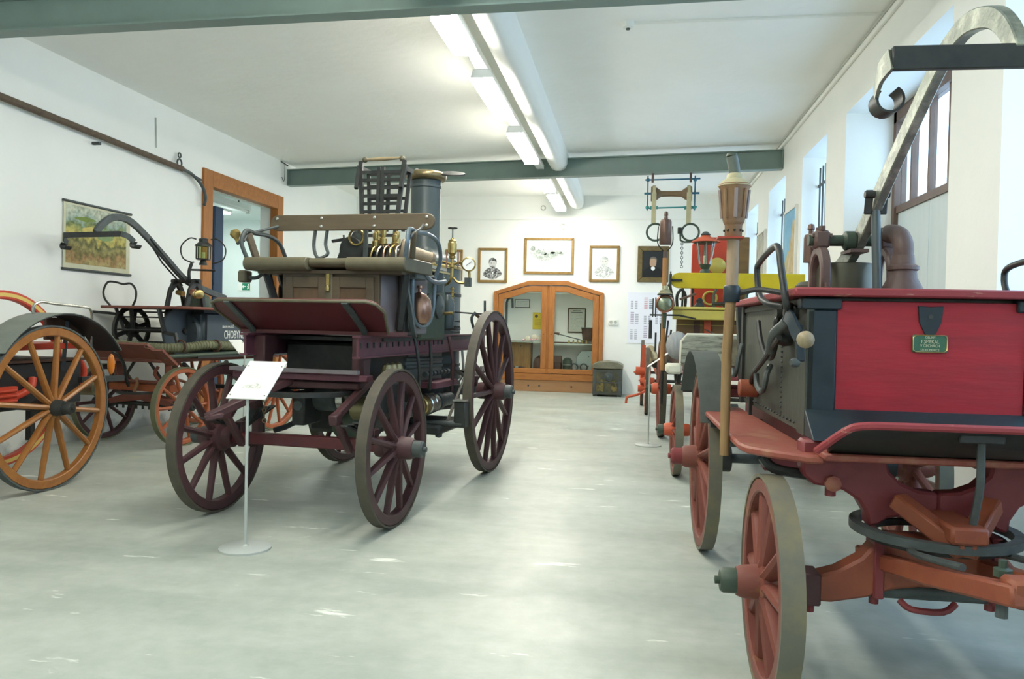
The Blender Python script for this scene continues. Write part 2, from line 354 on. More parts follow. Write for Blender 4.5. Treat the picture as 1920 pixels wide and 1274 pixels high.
for x, z, r, l in ((-1.507, 3.445, .055, 'small pale ring mark on the back wall above the large factory picture'), (-1.93, 3.83, .045, 'small pale ring mark high on the back wall under the ceiling lamps')):
    tag(MB().ring((x, YB-.008, z), (0, 1, 0), r, .012, 24, 6).build('wall_ring', greyplastic), l, 'ring')
sk = thing('wall_socket', 'small white double socket on the back wall beside the cabinet', 'socket', (-.43, YB, 1.48))
B(-.1, .1, -.03, 0, -.06, .06).build('plate', whiteplastic, sk, bevel=.008)
for x in (-.045, .045): MB().lathe([(.034, -.03), (.034, -.036), (.028, -.036), (.026, -.0305), (.002, -.0305)], p=(x, 0, 0), d=(0, 1, 0), n=18).build('outlet', greyplastic, sk)

# pipe on the left wall
pp = thing('wall_pipe', 'rusty brown pipe along the left wall, bent down by the doorway', 'pipe', (0, 0, 0))
MB().tube([(XL+.08, -2.0, 3.60), (XL+.08, 6.5, 3.40), (XL+.08, 9.4, 3.325)], .036, 12).build('run', rust, pp)
MB().tube([(XL+.08, 9.38, 3.325), (XL+.08, 9.62, 3.30), (XL+.08, 9.86, 3.2), (XL+.09, 9.95, 3.05), (XL+.1, 9.9, 2.93)], .022, 10, k=5).build('bend', irong, pp)
MB().tube([(XL+.05, 9.4, 3.34), (XL+.03, 9.95, 3.28)], .014, 8).build('branch', irong, pp)
MB().ring((XL+.05, 9.38, 3.40), (1, 0, 0), .05, .012, 16, 6).ring((XL+.05, 9.38, 3.5), (1, 0, 0), .03, .01, 16, 6).build('clamp', irong, pp)
for y in (3, 5.5, 7.8): B(XL, XL+.09, y-.02, y+.02, 3.36+(6.5-y)*.025-.06, 3.36+(6.5-y)*.025-.03).build('bracket', irong, pp)
tag(MB().tube([(XL+.012, 8.92, 3.87), (XL+.012, 8.94, 3.5)], .008, 6).build('wall_rod', greyplastic), 'thin grey rod fixed upright on the left wall above the pipe', 'rod')
hk = thing('wall_hook', 'thin wire hook on the left wall at the end of the rear beam', 'hook', (XL, 12.5, 3.9))
MB().tube([(.02, -.12, .16), (.02, .14, .14)], .01, 6).build('bar', irong, hk); MB().tube([(.03, 0, .15), (.03, 0, -.1), (.03, -.05, -.16), (.03, -.1, -.1)], .006, 6, k=3).build('wire', irong, hk)

# school wall chart
def chartmat():
    m = bpy.data.materials.new('printed_landscape'); m.use_nodes = True; nt = m.node_tree; N = nt.nodes; L = nt.links; b = N['Principled BSDF']; b.inputs['Roughness'].default_value = .7
    tc = N.new('ShaderNodeTexCoord'); sp = N.new('ShaderNodeSeparateXYZ'); L.new(tc.outputs['Object'], sp.inputs[0])
    n = N.new('ShaderNodeTexNoise'); n.inputs['Scale'].default_value = 6; n.inputs['Detail'].default_value = 8; L.new(tc.outputs['Object'], n.inputs['Vector'])
    a = N.new('ShaderNodeMath'); a.operation = 'MULTIPLY_ADD'; L.new(n.outputs[0], a.inputs[0]); a.inputs[1].default_value = .36; a.inputs[2].default_value = -.18
    z = N.new('ShaderNodeMath'); z.operation = 'ADD'; L.new(sp.outputs['Z'], z.inputs[0]); L.new(a.outputs[0], z.inputs[1])
    mr = N.new('ShaderNodeMapRange'); mr.inputs[1].default_value = 0; mr.inputs[2].default_value = .74; L.new(z.outputs[0], mr.inputs[0])
    r = N.new('ShaderNodeValToRGB'); cr = r.color_ramp; L.new(mr.outputs[0], r.inputs[0])
    cols = [(0, (.30, .24, .09)), (.1, (.42, .34, .15)), (.2, (.40, .25, .11)), (.28, (.20, .17, .06)), (.36, (.35, .31, .12)), (.44, (.12, .13, .05)), (.5, (.50, .42, .12)), (.6, (.42, .42, .14)), (.68, (.15, .22, .09)), (.76, (.32, .42, .38)), (.9, (.52, .55, .44)), (1, (.40, .46, .38))]
    while len(cr.elements) < len(cols): cr.elements.new(.5)
    for e, (p, c) in zip(cr.elements, cols): e.position = p; e.color = (*c, 1)
    n2 = N.new('ShaderNodeTexNoise'); n2.inputs['Scale'].default_value = 22; n2.inputs['Detail'].default_value = 6; L.new(tc.outputs['Object'], n2.inputs['Vector'])
    r2 = N.new('ShaderNodeValToRGB'); r2.color_ramp.elements[0].position = .35; r2.color_ramp.elements[1].position = .6; r2.color_ramp.elements[0].color = (.5, .5, .4, 1); r2.color_ramp.elements[1].color = (1.1, 1.1, 1.05, 1); L.new(n2.outputs[0], r2.inputs[0])
    q = N.new('ShaderNodeMix'); q.data_type = 'RGBA'; q.blend_type = 'MULTIPLY'; q.inputs[0].default_value = .8; L.new(r.outputs[0], q.inputs[6]); L.new(r2.outputs[0], q.inputs[7])
    L.new(q.outputs[2], b.inputs['Base Color']); return m
ch = thing('wall_chart', 'old printed landscape chart with dark rods hanging on the left wall', 'chart', (XL, 7.35, 1.85))
B(.012, .016, 0, 1.09, .02, .73).build('paper_border', mat('cream_paper', (.62, .62, .46), .8, c2=(.55, .54, .38), scale=6), ch)
B(.016, .018, .035, 1.02, .075, .70).build('print', chartmat(), ch)
for z in (.01, .735): MB().cyl((.018, -.012, z), (.018, 1.11, z), .014, n=10).build('rod', irong, ch)
for (y0, y1, z0, z1, c) in ((.28, .55, .40, .50, (.62, .52, .16)), (.52, .78, .36, .50, (.25, .36, .16)), (.16, .5, .54, .6, (.20, .28, .06))):
    MB().prism([(y0, z0+.02), ((y0+y1)/2, z0), (y1, z0+.03), (y1, z1-.02), ((y0+y1)/2, z1), (y0, z1-.03)], (.0181, 0, 0), (0, 1, 0), (0, 0, 1), (.0004, 0, 0)).build('printed_field', mat('print_%.2f' % c[0], c, .7, c2=tuple(q*.75 for q in c), scale=20), ch)

# ------------------------------------------------------------ framed pictures on the back wall
paper = mat('white_paper', (.82, .84, .84), .7); ink = mat('ink', (.06, .06, .06), .8); inkg = mat('grey_ink', (.34, .38, .36), .8, c2=(.62, .66, .62), scale=30, lo=.4, hi=.6)
goldf = mat('gold_brown_frame', (.30, .19, .06), .4, c2=(.22, .13, .04), scale=20); darkgold = mat('dark_gilt_frame', (.16, .12, .045), .45, c2=(.10, .07, .03), scale=18)
skin = mat('painted_skin', (.45, .30, .20), .7); darkcanvas = mat('dark_canvas', (.018, .022, .025), .6); coat = mat('painted_coat', (.008, .01, .012), .6)
def framed(name, label, cat, x0, x1, z0, z1, mf, fw=.055, inner=paper, y=YB, ft=.035):
    g = thing(name, label, cat, ((x0+x1)/2, y, (z0+z1)/2)); w, h = (x1-x0)/2, (z1-z0)/2
    B(-w+fw*.8, w-fw*.8, -.016, -.004, -h+fw*.8, h-fw*.8).build('sheet', inner, g)
    for s in (-1, 1):
        MB().prism([(-h, -w*s), (h, -w*s), (h-fw, -(w-fw)*s), (-h+fw, -(w-fw)*s)], (0, -ft, 0), (0, 0, 1), (1, 0, 0), (0, ft-.002, 0)).build('frame_side', mf, g, bevel=.008)
        MB().prism([(-w, h*s), (w, h*s), (w-fw, (h-fw)*s), (-w+fw, (h-fw)*s)], (0, -ft, 0), (1, 0, 0), (0, 0, 1), (0, ft-.002, 0)).build('frame_rail', mf, g, bevel=.008)
    return g
def blob(g, name, pts, m, y=-.0172, k=5):
    P = spline([(a, 0, b) for a, b in pts], k, True)
    return MB().prism([(p.x, p.z) for p in P], (0, y, 0), (1, 0, 0), (0, 0, 1), (0, .0006, 0)).build(name, m, g)
hatch = mat('hatched_ink', (.05, .05, .05), .8, c2=(.72, .74, .74), scale=34, stretch=(1, 1, 2.2), lo=.46, hi=.62); hatchf = mat('faint_hatched_ink', (.30, .33, .31), .8, c2=(.80, .82, .82), scale=34, stretch=(1, 1, 2.2), lo=.4, hi=.58)
def sketch_bust(g, dark, s=1.0, faint=False):
    c = hatch if not faint else hatchf
    blob(g, 'drawn_coat', [(-.2*s, -.2), (-.14*s, -.09), (-.04*s, -.06), (0, -.2), (.05*s, -.06), (.14*s, -.09), (.2*s, -.18), (.12*s, -.25), (.02*s, -.30), (-.1*s, -.27)], c)
    blob(g, 'drawn_face', [(-.075*s, .02), (-.05*s, -.08), (.0, -.11), (.05*s, -.08), (.075*s, .02), (.06*s, .1), (0, .13), (-.06*s, .1)], mat('sketch_face', (.62, .63, .61), .8), -.0178)
    blob(g, 'drawn_hair', [(-.08*s, .03), (-.075*s, .12), (0, .16), (.075*s, .12), (.08*s, .03), (.05*s, .085), (-.05*s, .085)], c, -.0184)
    blob(g, 'drawn_beard', [(-.05*s, -.03), (0, -.01), (.05*s, -.03), (.045*s, -.09), (0, -.14), (-.045*s, -.09)], c, -.0184)
    for a in (-.03, .03): blob(g, 'drawn_eye', [(a*s-.012, .045), (a*s, .052), (a*s+.012, .045), (a*s, .038)], ink, -.019, 2)
g = framed('framed_picture', 'framed ink portrait of a bearded person in a dark coat, left of the cabinet', 'picture', -3.29, -2.66, 2.26, 2.99, goldf); sketch_bust(g, True)
g = framed('framed_picture', 'large framed drawing of a factory, highest of the row over the cabinet', 'picture', -2.31, -1.27, 2.45, 3.21, goldf)
blob(g, 'drawn_ground', [(-.42, .13), (-.36, .16), (-.2, .13), (.1, .14), (.4, .1), (.42, .07), (.1, -.06), (-.1, -.12), (-.25, -.06), (-.38, .04)], inkg)
for x, z, w, h in ((-.38, .12, .09, .07), (-.26, .06, .1, .06), (-.17, .03, .12, .05), (-.1, -.02, .1, .06), (.02, 0, .14, .07), (.03, .06, .1, .04), (.15, .06, .12, .03), (.22, .04, .1, .03), (-.2, -.05, .08, .03)):
    MB().prism([(x, z), (x+w*.5, z-.02), (x+w, z), (x+w, z+h), (x+w*.4, z+h*1.3), (x, z+h)], (0, -.0182, 0), (1, 0, 0), (0, 0, 1), (0, .0005, 0)).build('drawn_building', mat('pencil_dark', (.22, .26, .24), .8, c2=(.45, .5, .46), scale=40), g)
for x in (-.3, -.12, .06): MB().box(x, x+.008, -.0186, -.018, .12, .2).build('drawn_chimney', ink, g)
g = framed('framed_picture', 'framed faint portrait sketch right of the cabinet top', 'picture', -.95, -.33, 2.30, 3.05, goldf); sketch_bust(g, False, faint=True)  # portrait drawn in the paler hatched ink
g = framed('framed_picture', 'dark oil portrait of a person in black coat in a wide gilt frame', 'picture', .035, .66, 2.31, 3.045, darkgold, fw=.1, inner=darkcanvas)
blob(g, 'painted_coat', [(-.18, -.27), (-.17, -.12), (-.06, -.05), (.06, -.05), (.17, -.12), (.19, -.27)], coat)
blob(g, 'painted_head', [(-.065, .06), (-.06, -.02), (-.01, -.06), (.05, -.03), (.065, .05), (.04, .12), (-.04, .12)], skin, -.018)
blob(g, 'painted_hair', [(-.068, .08), (-.05, .14), (.02, .155), (.075, .11), (.07, .05), (.045, .1), (-.03, .115)], mat('grey_hair', (.14, .13, .11), .8), -.0186)
blob(g, 'painted_collar', [(-.04, -.07), (0, -.05), (.04, -.07), (.03, -.11), (0, -.13), (-.03, -.11)], paper, -.0186)
framed('framed_picture', 'framed picture mostly hidden behind the steam engine valves on the back wall', 'picture', -4.0, -3.62, 2.3, 2.95, goldf)
# poster with rows of small pictures
g = thing('wall_poster', 'white poster with rows of small badges hanging beside the dark portrait', 'poster', (-.14, YB, 1.06))
B(0, .86, -.012, -.003, 0, 1.04).build('sheet', mat('poster_sheet', (.80, .82, .90), .6), g)
pc = [mat('print_grey', (.42, .43, .50), .7), mat('print_red', (.62, .36, .40), .7), mat('print_dark', (.20, .24, .28), .7), mat('print_violet', (.42, .36, .48), .7)]
for bx, bz, m, nx, nz in ((.06, .70, 0, 2, 5), (.33, .70, 1, 1, 7), (.43, .70, 2, 1, 6), (.06, .40, 3, 1, 7), (.15, .40, 0, 1, 6), (.33, .40, 0, 2, 5), (.06, .08, 0, 2, 6), (.33, .12, 3, 1, 7), (.56, .4, 0, 2, 12)):
    for i in range(nx):
        for j in range(nz):
            w = .07 if nx == 1 else .05; B(bx+i*.085, bx+i*.085+w, -.0132, -.012, bz+j*.036, bz+j*.036+.02).build('badge', pc[m], g)

# ------------------------------------------------------------ built-in display cabinet
g = thing('display_cabinet', 'built-in orange pine display cabinet with two glass doors and arched top', 'cabinet', (-1.78, YB, 0))
def pr(name, poly, y0, y1, m, par, bevel=.006): return MB().prism(poly, (0, y0, 0), (1, 0, 0), (0, 0, 1), (0, y1-y0, 0)).build(name, m, par, bevel=bevel)
O = [(-1.15, 0), (-1.15, 2.07), (-.40, 2.31), (.40, 2.31), (1.15, 2.07), (1.15, 0)]
pr('casing_side', [(-1.15, .0), (-1.15, 2.07), (-1.06, 2.02), (-1.06, 0)], -.06, .02, pine, g); pr('casing_side', [(1.15, .0), (1.15, 2.07), (1.06, 2.02), (1.06, 0)], -.06, .02, pine, g)
pr('casing_top', [(-1.15, 2.07), (-.40, 2.31), (.40, 2.31), (1.15, 2.07), (1.06, 2.02), (.385, 2.22), (-.385, 2.22), (-1.06, 2.02)], -.06, .02, pineX, g)
pr('plinth', [(-1.06, 0), (-1.06, .24), (1.06, .24), (1.06, 0)], -.03, .02, mat('plinth_pine', (.36, .20, .10), .5, c2=(.30, .16, .07), scale=3, stretch=(1, 6, 6)), g)
for x in (-.38, -.15, .52): MB().cyl((x, -.035, .12), (x, -.028, .12), .02, n=10).build('screw_hole', ink, g)
pr('rail', [(-1.06, .24), (-1.06, .37), (1.06, .37), (1.06, .24)], -.05, .02, pineX, g)
for s in (-1, 1):
    d = pr('door', [(s*.02, .38), (s*1.055, .38), (s*1.055, .48), (s*.02, .48)], -.045, 0, pineX, g)
    pr('stile', [(s*.02, .48), (s*.14, .48), (s*.14, 2.2), (s*.02, 2.2)], -.045, 0, pine, d); pr('stile', [(s*.93, .48), (s*1.055, .48), (s*1.055, 2.01), (s*.93, 2.05)], -.045, 0, pine, d)
    pr('top_rail', [(s*.14, 2.2), (s*.385, 2.2), (s*.93, 2.05), (s*.93, 1.91), (s*.385, 2.08), (s*.14, 2.08)], -.045, 0, pineX, d)
    pr('pane', [(s*.13, .47), (s*.94, .47), (s*.94, 1.92), (s*.385, 2.09), (s*.13, 2.09)], -.024, -.02, paneglass, d, 0)
    MB().cyl((s*.08, -.05, 1.2), (s*.08, -.044, 1.2), .012, n=8).build('keyhole', ink, d)
B(-.03, .03, -.02, .02, .38, 2.21).build('mullion', pine, g)
shelfm = mat('shelf_glass_edge', (.45, .52, .46), .3)
B(-1.05, -.0, .05, .58, 1.02, 1.03).build('shelf', shelfm, g); B(0, 1.05, .05, .58, 1.0, 1.012).build('shelf', shelfm, g); B(-1.05, 1.05, 0, .6, .40, .44).build('bottom_shelf', pineX, g)
X0, Y0 = -1.78, YB
tinm = mat('dull_tin', (.36, .42, .40), .35, .7); dkgreen = mat('dark_green_paint', (.035, .06, .045), .5, c2=(.06, .08, .05), scale=10); leather = mat('brown_leather', (.06, .03, .022), .55, c2=(.10, .05, .03), scale=10)
q = framed('framed_notice', 'small black-framed notice inside the cabinet, upper left', 'notice', X0-.80, X0-.47, 1.76, 1.94, ink, fw=.018, y=Y0+.61, ft=.02)
for k in range(4): MB().box(-.12, .12, -.0165, -.016, -.05+k*.03, -.043+k*.03).build('text_line', inkg, q)
q = framed('framed_document', 'brown-framed document with a heading inside the right cabinet door', 'document', X0+.36, X0+.75, 1.24, 1.77, leather, fw=.028, y=Y0+.61, ft=.02, inner=mat('grey_paper', (.55, .57, .50), .8))
for k in range(11): MB().box(-.13, .13, -.0165, -.016, -.2+k*.03, -.19+k*.03).build('text_line', inkg, q)
for k in range(2): MB().box(-.09-.03*k, .09+.03*k, -.0165, -.016, .2-.035*k, .215-.035*k).build('text_line', ink, q)
q = thing('yellow_sheet', 'yellow paper sheet with a small emblem inside the left cabinet door', 'paper', (X0-.26, Y0+.6, 1.30)); B(-.14, .13, 0, .006, 0, .36).build('sheet', mat('yellow_paper', (.72, .55, .04), .7), q)
MB().lathe([(.035, -.002), (.03, -.004), (.002, -.004)], p=(-.06, 0, .28), d=(0, 1, 0), n=10).build('emblem', leather, q)
for k in range(6): MB().box(-.1, .08, -.002, 0, .06+k*.03, .07+k*.03).build('text_line', mat('faded_ink', (.45, .33, .03), .8), q)
q = thing('rosette_ribbon', 'pink and white ribbon rosette lying on the left cabinet shelf', 'ribbon', (X0-.36, Y0+.3, 1.045))
rm = mat('pink_ribbon', (.55, .14, .18), .7, c2=(.8, .7, .7), scale=30, lo=.45, hi=.55)
MB().tube([(-.22, 0, .02), (-.1, .02, .035), (.0, -.02, .03), (.12, .02, .04), (.24, 0, .02)], .02, 6, k=4).build('band', rm, q); 
for x, z in ((-.1, .06), (.04, .09), (.14, .07)): MB().lathe([(.05, -.01), (.055, 0), (.03, .015), (.002, .02)], p=(x, 0, z), d=(0, -1, .3), n=14).build('rosette', mat('ribbon_white', (.7, .62, .5), .6), q)
q = thing('wooden_box', 'upright brown wooden box at the bottom left inside the cabinet', 'box', (X0-.60, Y0+.41, .44)); B(-.26, .22, -.16, .15, 0, .58).build('body', mat('brown_box_wood', (.30, .17, .05), .6, c2=(.2, .1, .03), scale=4, stretch=(6, 6, 1)), q, bevel=.01); B(-.28, .24, -.18, .17, .58, .60).build('lid', leather, q); MB().cyl((0, -.17, .5), (0, -.16, .5), .015, n=8).build('latch', ink, q)
q = thing('leather_helmet', 'dark leather helmet on the bottom shelf of the cabinet', 'helmet', (X0-.20, Y0+.28, .44)); MB().lathe([(.155, 0), (.16, .02), (.13, .03), (.125, .16), (.09, .25), (.02, .29)], n=20).build('shell', leather, q); MB().lathe([(.022, .28), (.03, .31), (.002, .33)], n=10).build('knob', tinm, q)
q = thing('leather_belt', 'coiled dark belt lying in front of the wooden box in the cabinet', 'belt', (X0-.66, Y0+.13, .44)); MB().tube([(-.14, 0, .02), (-.05, .05, .03), (.06, -.03, .02), (.15, .03, .04), (.06, .06, .05), (-.06, -.02, .05)], .02, 6, k=5).build('strap', leather, q); B(-.02, .04, -.06, -.04, .02, .07).build('buckle', tinm, q)
q = thing('document_pouch', 'dark brown leather pouch on the right bottom shelf of the cabinet', 'pouch', (X0+.2, Y0+.2, .44)); B(-.08, .09, -.06, .06, 0, .3).build('body', leather, q, bevel=.03); B(-.085, .095, -.07, -.05, .16, .31).build('flap', leather, q, bevel=.01)
q = thing('metal_canister', 'dark green metal canister on the right bottom shelf of the cabinet', 'canister', (X0+.4, Y0+.32, .44)); MB().lathe([(.1, 0), (.1, .22), (.07, .25), (.04, .27), (.002, .27)], n=20).build('body', dkgreen, q); MB().ring((0, 0, .12), (0, 0, 1), .101, .008).build('band', tinm, q)
q = thing('tin_hood', 'pale tin hood with rounded top standing in the right of the cabinet', 'hood', (X0+.76, Y0+.36, .44)); MB().prism([(-.2, 0), (-.17, .3), (-.08, .42), (.16, .43), (.16, 0)], (0, 0, 0), (1, 0, 0), (0, 0, 1), (0, .15, 0)).build('shell', tinm, q, bevel=.01); bolts(MB(), [(.08, 0, .3), (.08, 0, .1)], (0, -1, 0), .012).build('rivet', irong, q)
for x, nm, l in ((.56, 'iron_ring', 'small dark iron ring lying at the front of the right cabinet shelf'), (.755, 'iron_hoop', 'flat dark hoop leaning below the tin hood in the cabinet')):
    tag(MB().ring((X0+x, Y0+.16, .525), (0, 1, .2), .07, .016).build(nm, irong), l, 'ring')
q = thing('staff_nozzle', 'long dark staff lying slanted on the right cabinet shelf', 'staff', (X0+.1, Y0+.24, 1.03)); MB().tube([(0, 0, .2), (.86, .0, .0)], .01, 8).build('rod', irong, q); MB().cyl((.02, 0, .2), (.12, .005, .18), .02, .03, 10).build('tip', leather, q)
q = thing('brass_fittings', 'row of small brass fittings on a rod on the right cabinet shelf', 'fittings', (X0+.1, Y0+.12, 1.012)); MB().tube([(0, 0, .02), (.92, 0, .02)], .014, 8).build('rod', leather, q)
for k in range(5): MB().lathe([(.02, 0), (.025, .02), (.012, .05), (.018, .06), (.004, .075)], p=(.34+k*.09, 0, .01), n=10).build('fitting', mat('old_brass', (.42, .33, .12), .35, .8, c2=(.2, .15, .06), scale=15), q)
q = thing('leather_bucket', 'dark leather bucket at the right end of the cabinet shelf', 'bucket', (X0+.80, Y0+.43, 1.012)); MB().lathe([(.09, 0), (.13, .33), (.135, .34), (.12, .33), (.08, .02)], n=20).build('shell', leather, q); MB().ring((0, 0, .335), (0, 0, 1), .132, .012).build('rim', irong, q)
q = thing('iron_bracket', 'bent grey iron bracket standing in the left of the cabinet', 'bracket', (X0-.93, Y0+.3, .44)); MB().tube([(0, 0, 0), (0, 0, 1.42), (.03, 0, 1.5), (.12, 0, 1.5), (.13, 0, 1.3)], .025, 8).build('bar', irong, q); B(-.05, .05, -.05, .05, 0, .02).build('foot', irong, q)
# chest
gold = mat('chest_gilt', (.22, .17, .06), .4, .5, c2=(.06, .06, .035), scale=8, lo=.45, hi=.6); chp = mat('chest_paint', (.055, .06, .04), .5, c2=(.13, .11, .05), scale=6, lo=.45, hi=.7, bump=.2)
q = thing('antique_chest', 'small dark antique safe chest with domed lid beside the cabinet', 'chest', (-.5, YB-.42, 0))
B(-.29, .29, -.27, .27, .03, .54).build('body', chp, q, bevel=.01); MB().prism([(-.3, .55), (-.3, .63), (-.2, .68), (0, .70), (.2, .68), (.3, .63), (.3, .55)], (0, -.28, 0), (1, 0, 0), (0, 0, 1), (0, .56, 0)).build('lid', mat('chest_lid', (.20, .20, .14), .5, c2=(.10, .10, .07), scale=9), q, bevel=.01)
for x in (-.25, .25): MB().box(x-.03, x+.03, -.285, -.27, .04, .54).build('strap', irong, q)
for z in (.06, .28, .5): MB().box(-.29, .29, -.284, -.271, z-.012, z+.012).build('hoop', irong, q)
MB().lathe([(.09, 0), (.085, .015), (.05, .02), (.03, .035), (.002, .04)], p=(.02, -.272, .4), d=(0, -1, 0), n=20).build('lock_boss', irong, q)
for s in (-1, 1): MB().prism([(s*.08, .1), (s*.2, .12), (s*.17, .3), (s*.1, .34), (s*.07, .22)], (0, -.28, 0), (1, 0, 0), (0, 0, 1), (0, .01, 0)).build('ornament', gold, q)
for x in (-.24, .24):
    for y in (-.22, .22): B(x-.04, x+.04, y-.04, y+.04, 0, .03).build('foot', irong, q)

# ------------------------------------------------------------ things in and around the doorway, right-wall pictures
q = thing('locker', 'tall dark blue locker standing just inside the doorway', 'locker', (-6.88, 11.63, 0)); navy = mat('navy_paint', (.035, .06, .115), .5, c2=(.045, .075, .14), scale=4)
B(-.22, .22, -.13, .13, .05, 3.17).build('body', navy, q, bevel=.01); B(-.21, .21, -.14, -.13, .1, 1.9).build('door', navy, q); B(-.21, .21, -.14, -.13, 1.95, 3.14).build('upper_door', navy, q)
for x in (-.18, .18):
    for y in (-.09, .09): B(x-.03, x+.03, y-.03, y+.03, 0, .05).build('foot', irong, q)
MB().box(-.17, -.14, -.165, -.14, 1.2, 1.35).build('handle', irong, q)
q = thing('ceiling_batten', 'white batten lamp under the ceiling of the side room', 'lamp', (-6.75, 11.9, 3.24)); B(-.05, .05, -.85, .85, .05, .12).build('housing', fixt, q); MB().cyl((0, -.8, .02), (0, .8, .02), .018, n=10).build('tube', whiteplastic, q)
for y in (-.83, .83): B(-.03, .03, y-.02, y+.02, -.02, .06).build('holder', whiteplastic, q)
for y in (-.5, .5): B(-.008, .008, y-.008, y+.008, .12, .25).build('hanger', irong, q)
q = thing('side_room_fill', 'added glowing fill panel for the side room, out of sight beyond the doorway', 'lamp', (-8.0, 13.6, 3.38)); B(-.3, .3, -.3, .3, .03, .07).build('housing', fixt, q); B(-.28, .28, -.28, .28, .01, .03).build('diffuser', mat('side_fill_glow', (.9, .9, .9), .5, emit=((.92, 1.0, .96), 34)), q)  # unseen glowing panel added to brighten the closed side room
sgn = mat('sign_green', (.015, .20, .11), .5)
q = thing('exit_sign', 'small green and white emergency exit sign in the side room beyond the doorway', 'sign', (-8.11, 15.2, 2.06))
B(-.135, .135, -.012, 0, -.085, .085).build('plate', whiteplastic, q); B(-.05, .125, -.014, -.012, -.075, .075).build('green_field', sgn, q)
MB().prism([(-.03, -.012), (.02, -.012), (.02, -.04), (.055, 0), (.02, .04), (.02, .012), (-.03, .012)][::1], (0, -.016, 0), (-1, 0, 0), (0, 0, 1), (0, .002, 0)).build('arrow', whiteplastic, q)
MB().sphere((.09, -.015, .045), .014, 8, (1, .2, 1)).tube([(.09, -.015, .03), (.085, -.015, -.01), (.065, -.015, -.055)], .009, 6).tube([(.085, -.015, -.01), (.11, -.015, -.05)], .008, 6).tube([(.088, -.015, .02), (.06, -.015, .0)], .006, 6).build('running_figure', whiteplastic, q)
def wallpic(y0, y1, z0, z1, label, m, extra=None):
    q = thing('wall_picture', label, 'picture', (XR, (y0+y1)/2, (z0+z1)/2)); w, h = (y1-y0)/2, (z1-z0)/2
    B(-.02, -.002, -w, w, -h, h).build('canvas', m, q)
    for s in (-1, 1): B(-.035, -.001, s*w-.015, s*w+.015, -h-.015, h+.015).build('frame_side', whiteplastic, q); B(-.035, -.001, -w, w, s*h-.015, s*h+.015).build('frame_rail', whiteplastic, q)
    return q
q = wallpic(10.5, 11.3, 1.7, 3.0, 'painting with bright blue sky on the right wall between two barred windows', mat('painted_hills', (.42, .36, .16), .7, c2=(.55, .50, .34), scale=5))
MB().prism([(-.4, .05), (-.4, .65), (.4, .65), (.4, -.1), (.1, .1)], (-.0205, 0, 0), (0, 1, 0), (0, 0, 1), (-.001, 0, 0)).build('painted_sky', mat('painted_sky', (.16, .40, .62), .7, c2=(.30, .52, .68), scale=3), q)
MB().prism([(-.4, -.2), (-.4, .45), (-.2, .5), (0, .1), (.1, -.2)], (-.0222, 0, 0), (0, 1, 0), (0, 0, 1), (-.001, 0, 0)).build('painted_castle', mat('painted_cliff', (.45, .34, .16), .7, c2=(.6, .52, .36), scale=7), q)
wallpic(12.9, 13.7, 1.7, 2.99, 'grey woodland picture on the right wall near the back corner', mat('engraving', (.48, .48, .40), .7, c2=(.12, .12, .10), scale=7, stretch=(1, 3, 1), lo=.5, hi=.65))
# ------------------------------------------------------------ steam fire engine
maroon = mat('maroon_paint', (.075, .030, .032), .5, c2=(.05, .022, .026), scale=9, bump=.06)
maroonl = mat('purple_red_paint', (.13, .045, .06), .45, c2=(.09, .03, .045), scale=7)
tyrem = mat('worn_iron_tyre', (.085, .075, .055), .6, c2=(.055, .05, .038), scale=10)
olive = mat('olive_leather', (.115, .105, .065), .5, c2=(.085, .075, .045), scale=10, bump=.06)
seatwood = mat('brown_seat_wood', (.105, .082, .05), .5, c2=(.075, .055, .034), scale=3, stretch=(1, 4, 6))
doorwood = mat('brown_door_wood', (.135, .088, .05), .5, c2=(.10, .062, .034), scale=3, stretch=(5, 5, 1))
footred = mat('dark_red_board', (.105, .022, .026), .42, c2=(.075, .018, .02), scale=5)
boilerm = mat('boiler_blue_grey', (.062, .080, .082), .36, c2=(.05, .066, .07), scale=5)
bluepipe = mat('blue_grey_pipe', (.12, .16, .19), .35, .3, c2=(.08, .11, .13), scale=12)
brass = mat('brass', (.50, .37, .14), .3, .9, c2=(.30, .22, .08), scale=14)
copper = mat('copper', (.40, .24, .17), .33, .85, c2=(.26, .14, .10), scale=9)
nickel = mat('nickel', (.5, .5, .46), .25, .9)
purplep = mat('violet_grey_panel', (.17, .15, .16), .45, c2=(.13, .115, .125), scale=4)
S = thing('steam_fire_engine', 'dark maroon steam fire engine with tall chimney, brass fittings and bench seat', 'fire engine', (-2.218, 5.014, 0), -5)
for s in (-1, 1):
    wheel(S, s*.66, 0, .525, s, maroon, tyrem, maroon, 12, rw=.065, rd=.085, hub=.09, hubout=.2, mcap=irong, spr=.024, label='smaller front wheel')
    wheel(S, s*.73, 2.13, .745, s, maroon, tyrem, maroon, 14, rw=.07, rd=.09, hub=.1, hubout=.2, mcap=irong, spr=.025, label='larger rear wheel')
B(-.58, .58, -.035, .035, .49, .57).build('front_axle', footred, S, bevel=.008)
B(-.64, .64, 2.09, 2.17, .70, .79).build('rear_axle', irong, S, bevel=.008)
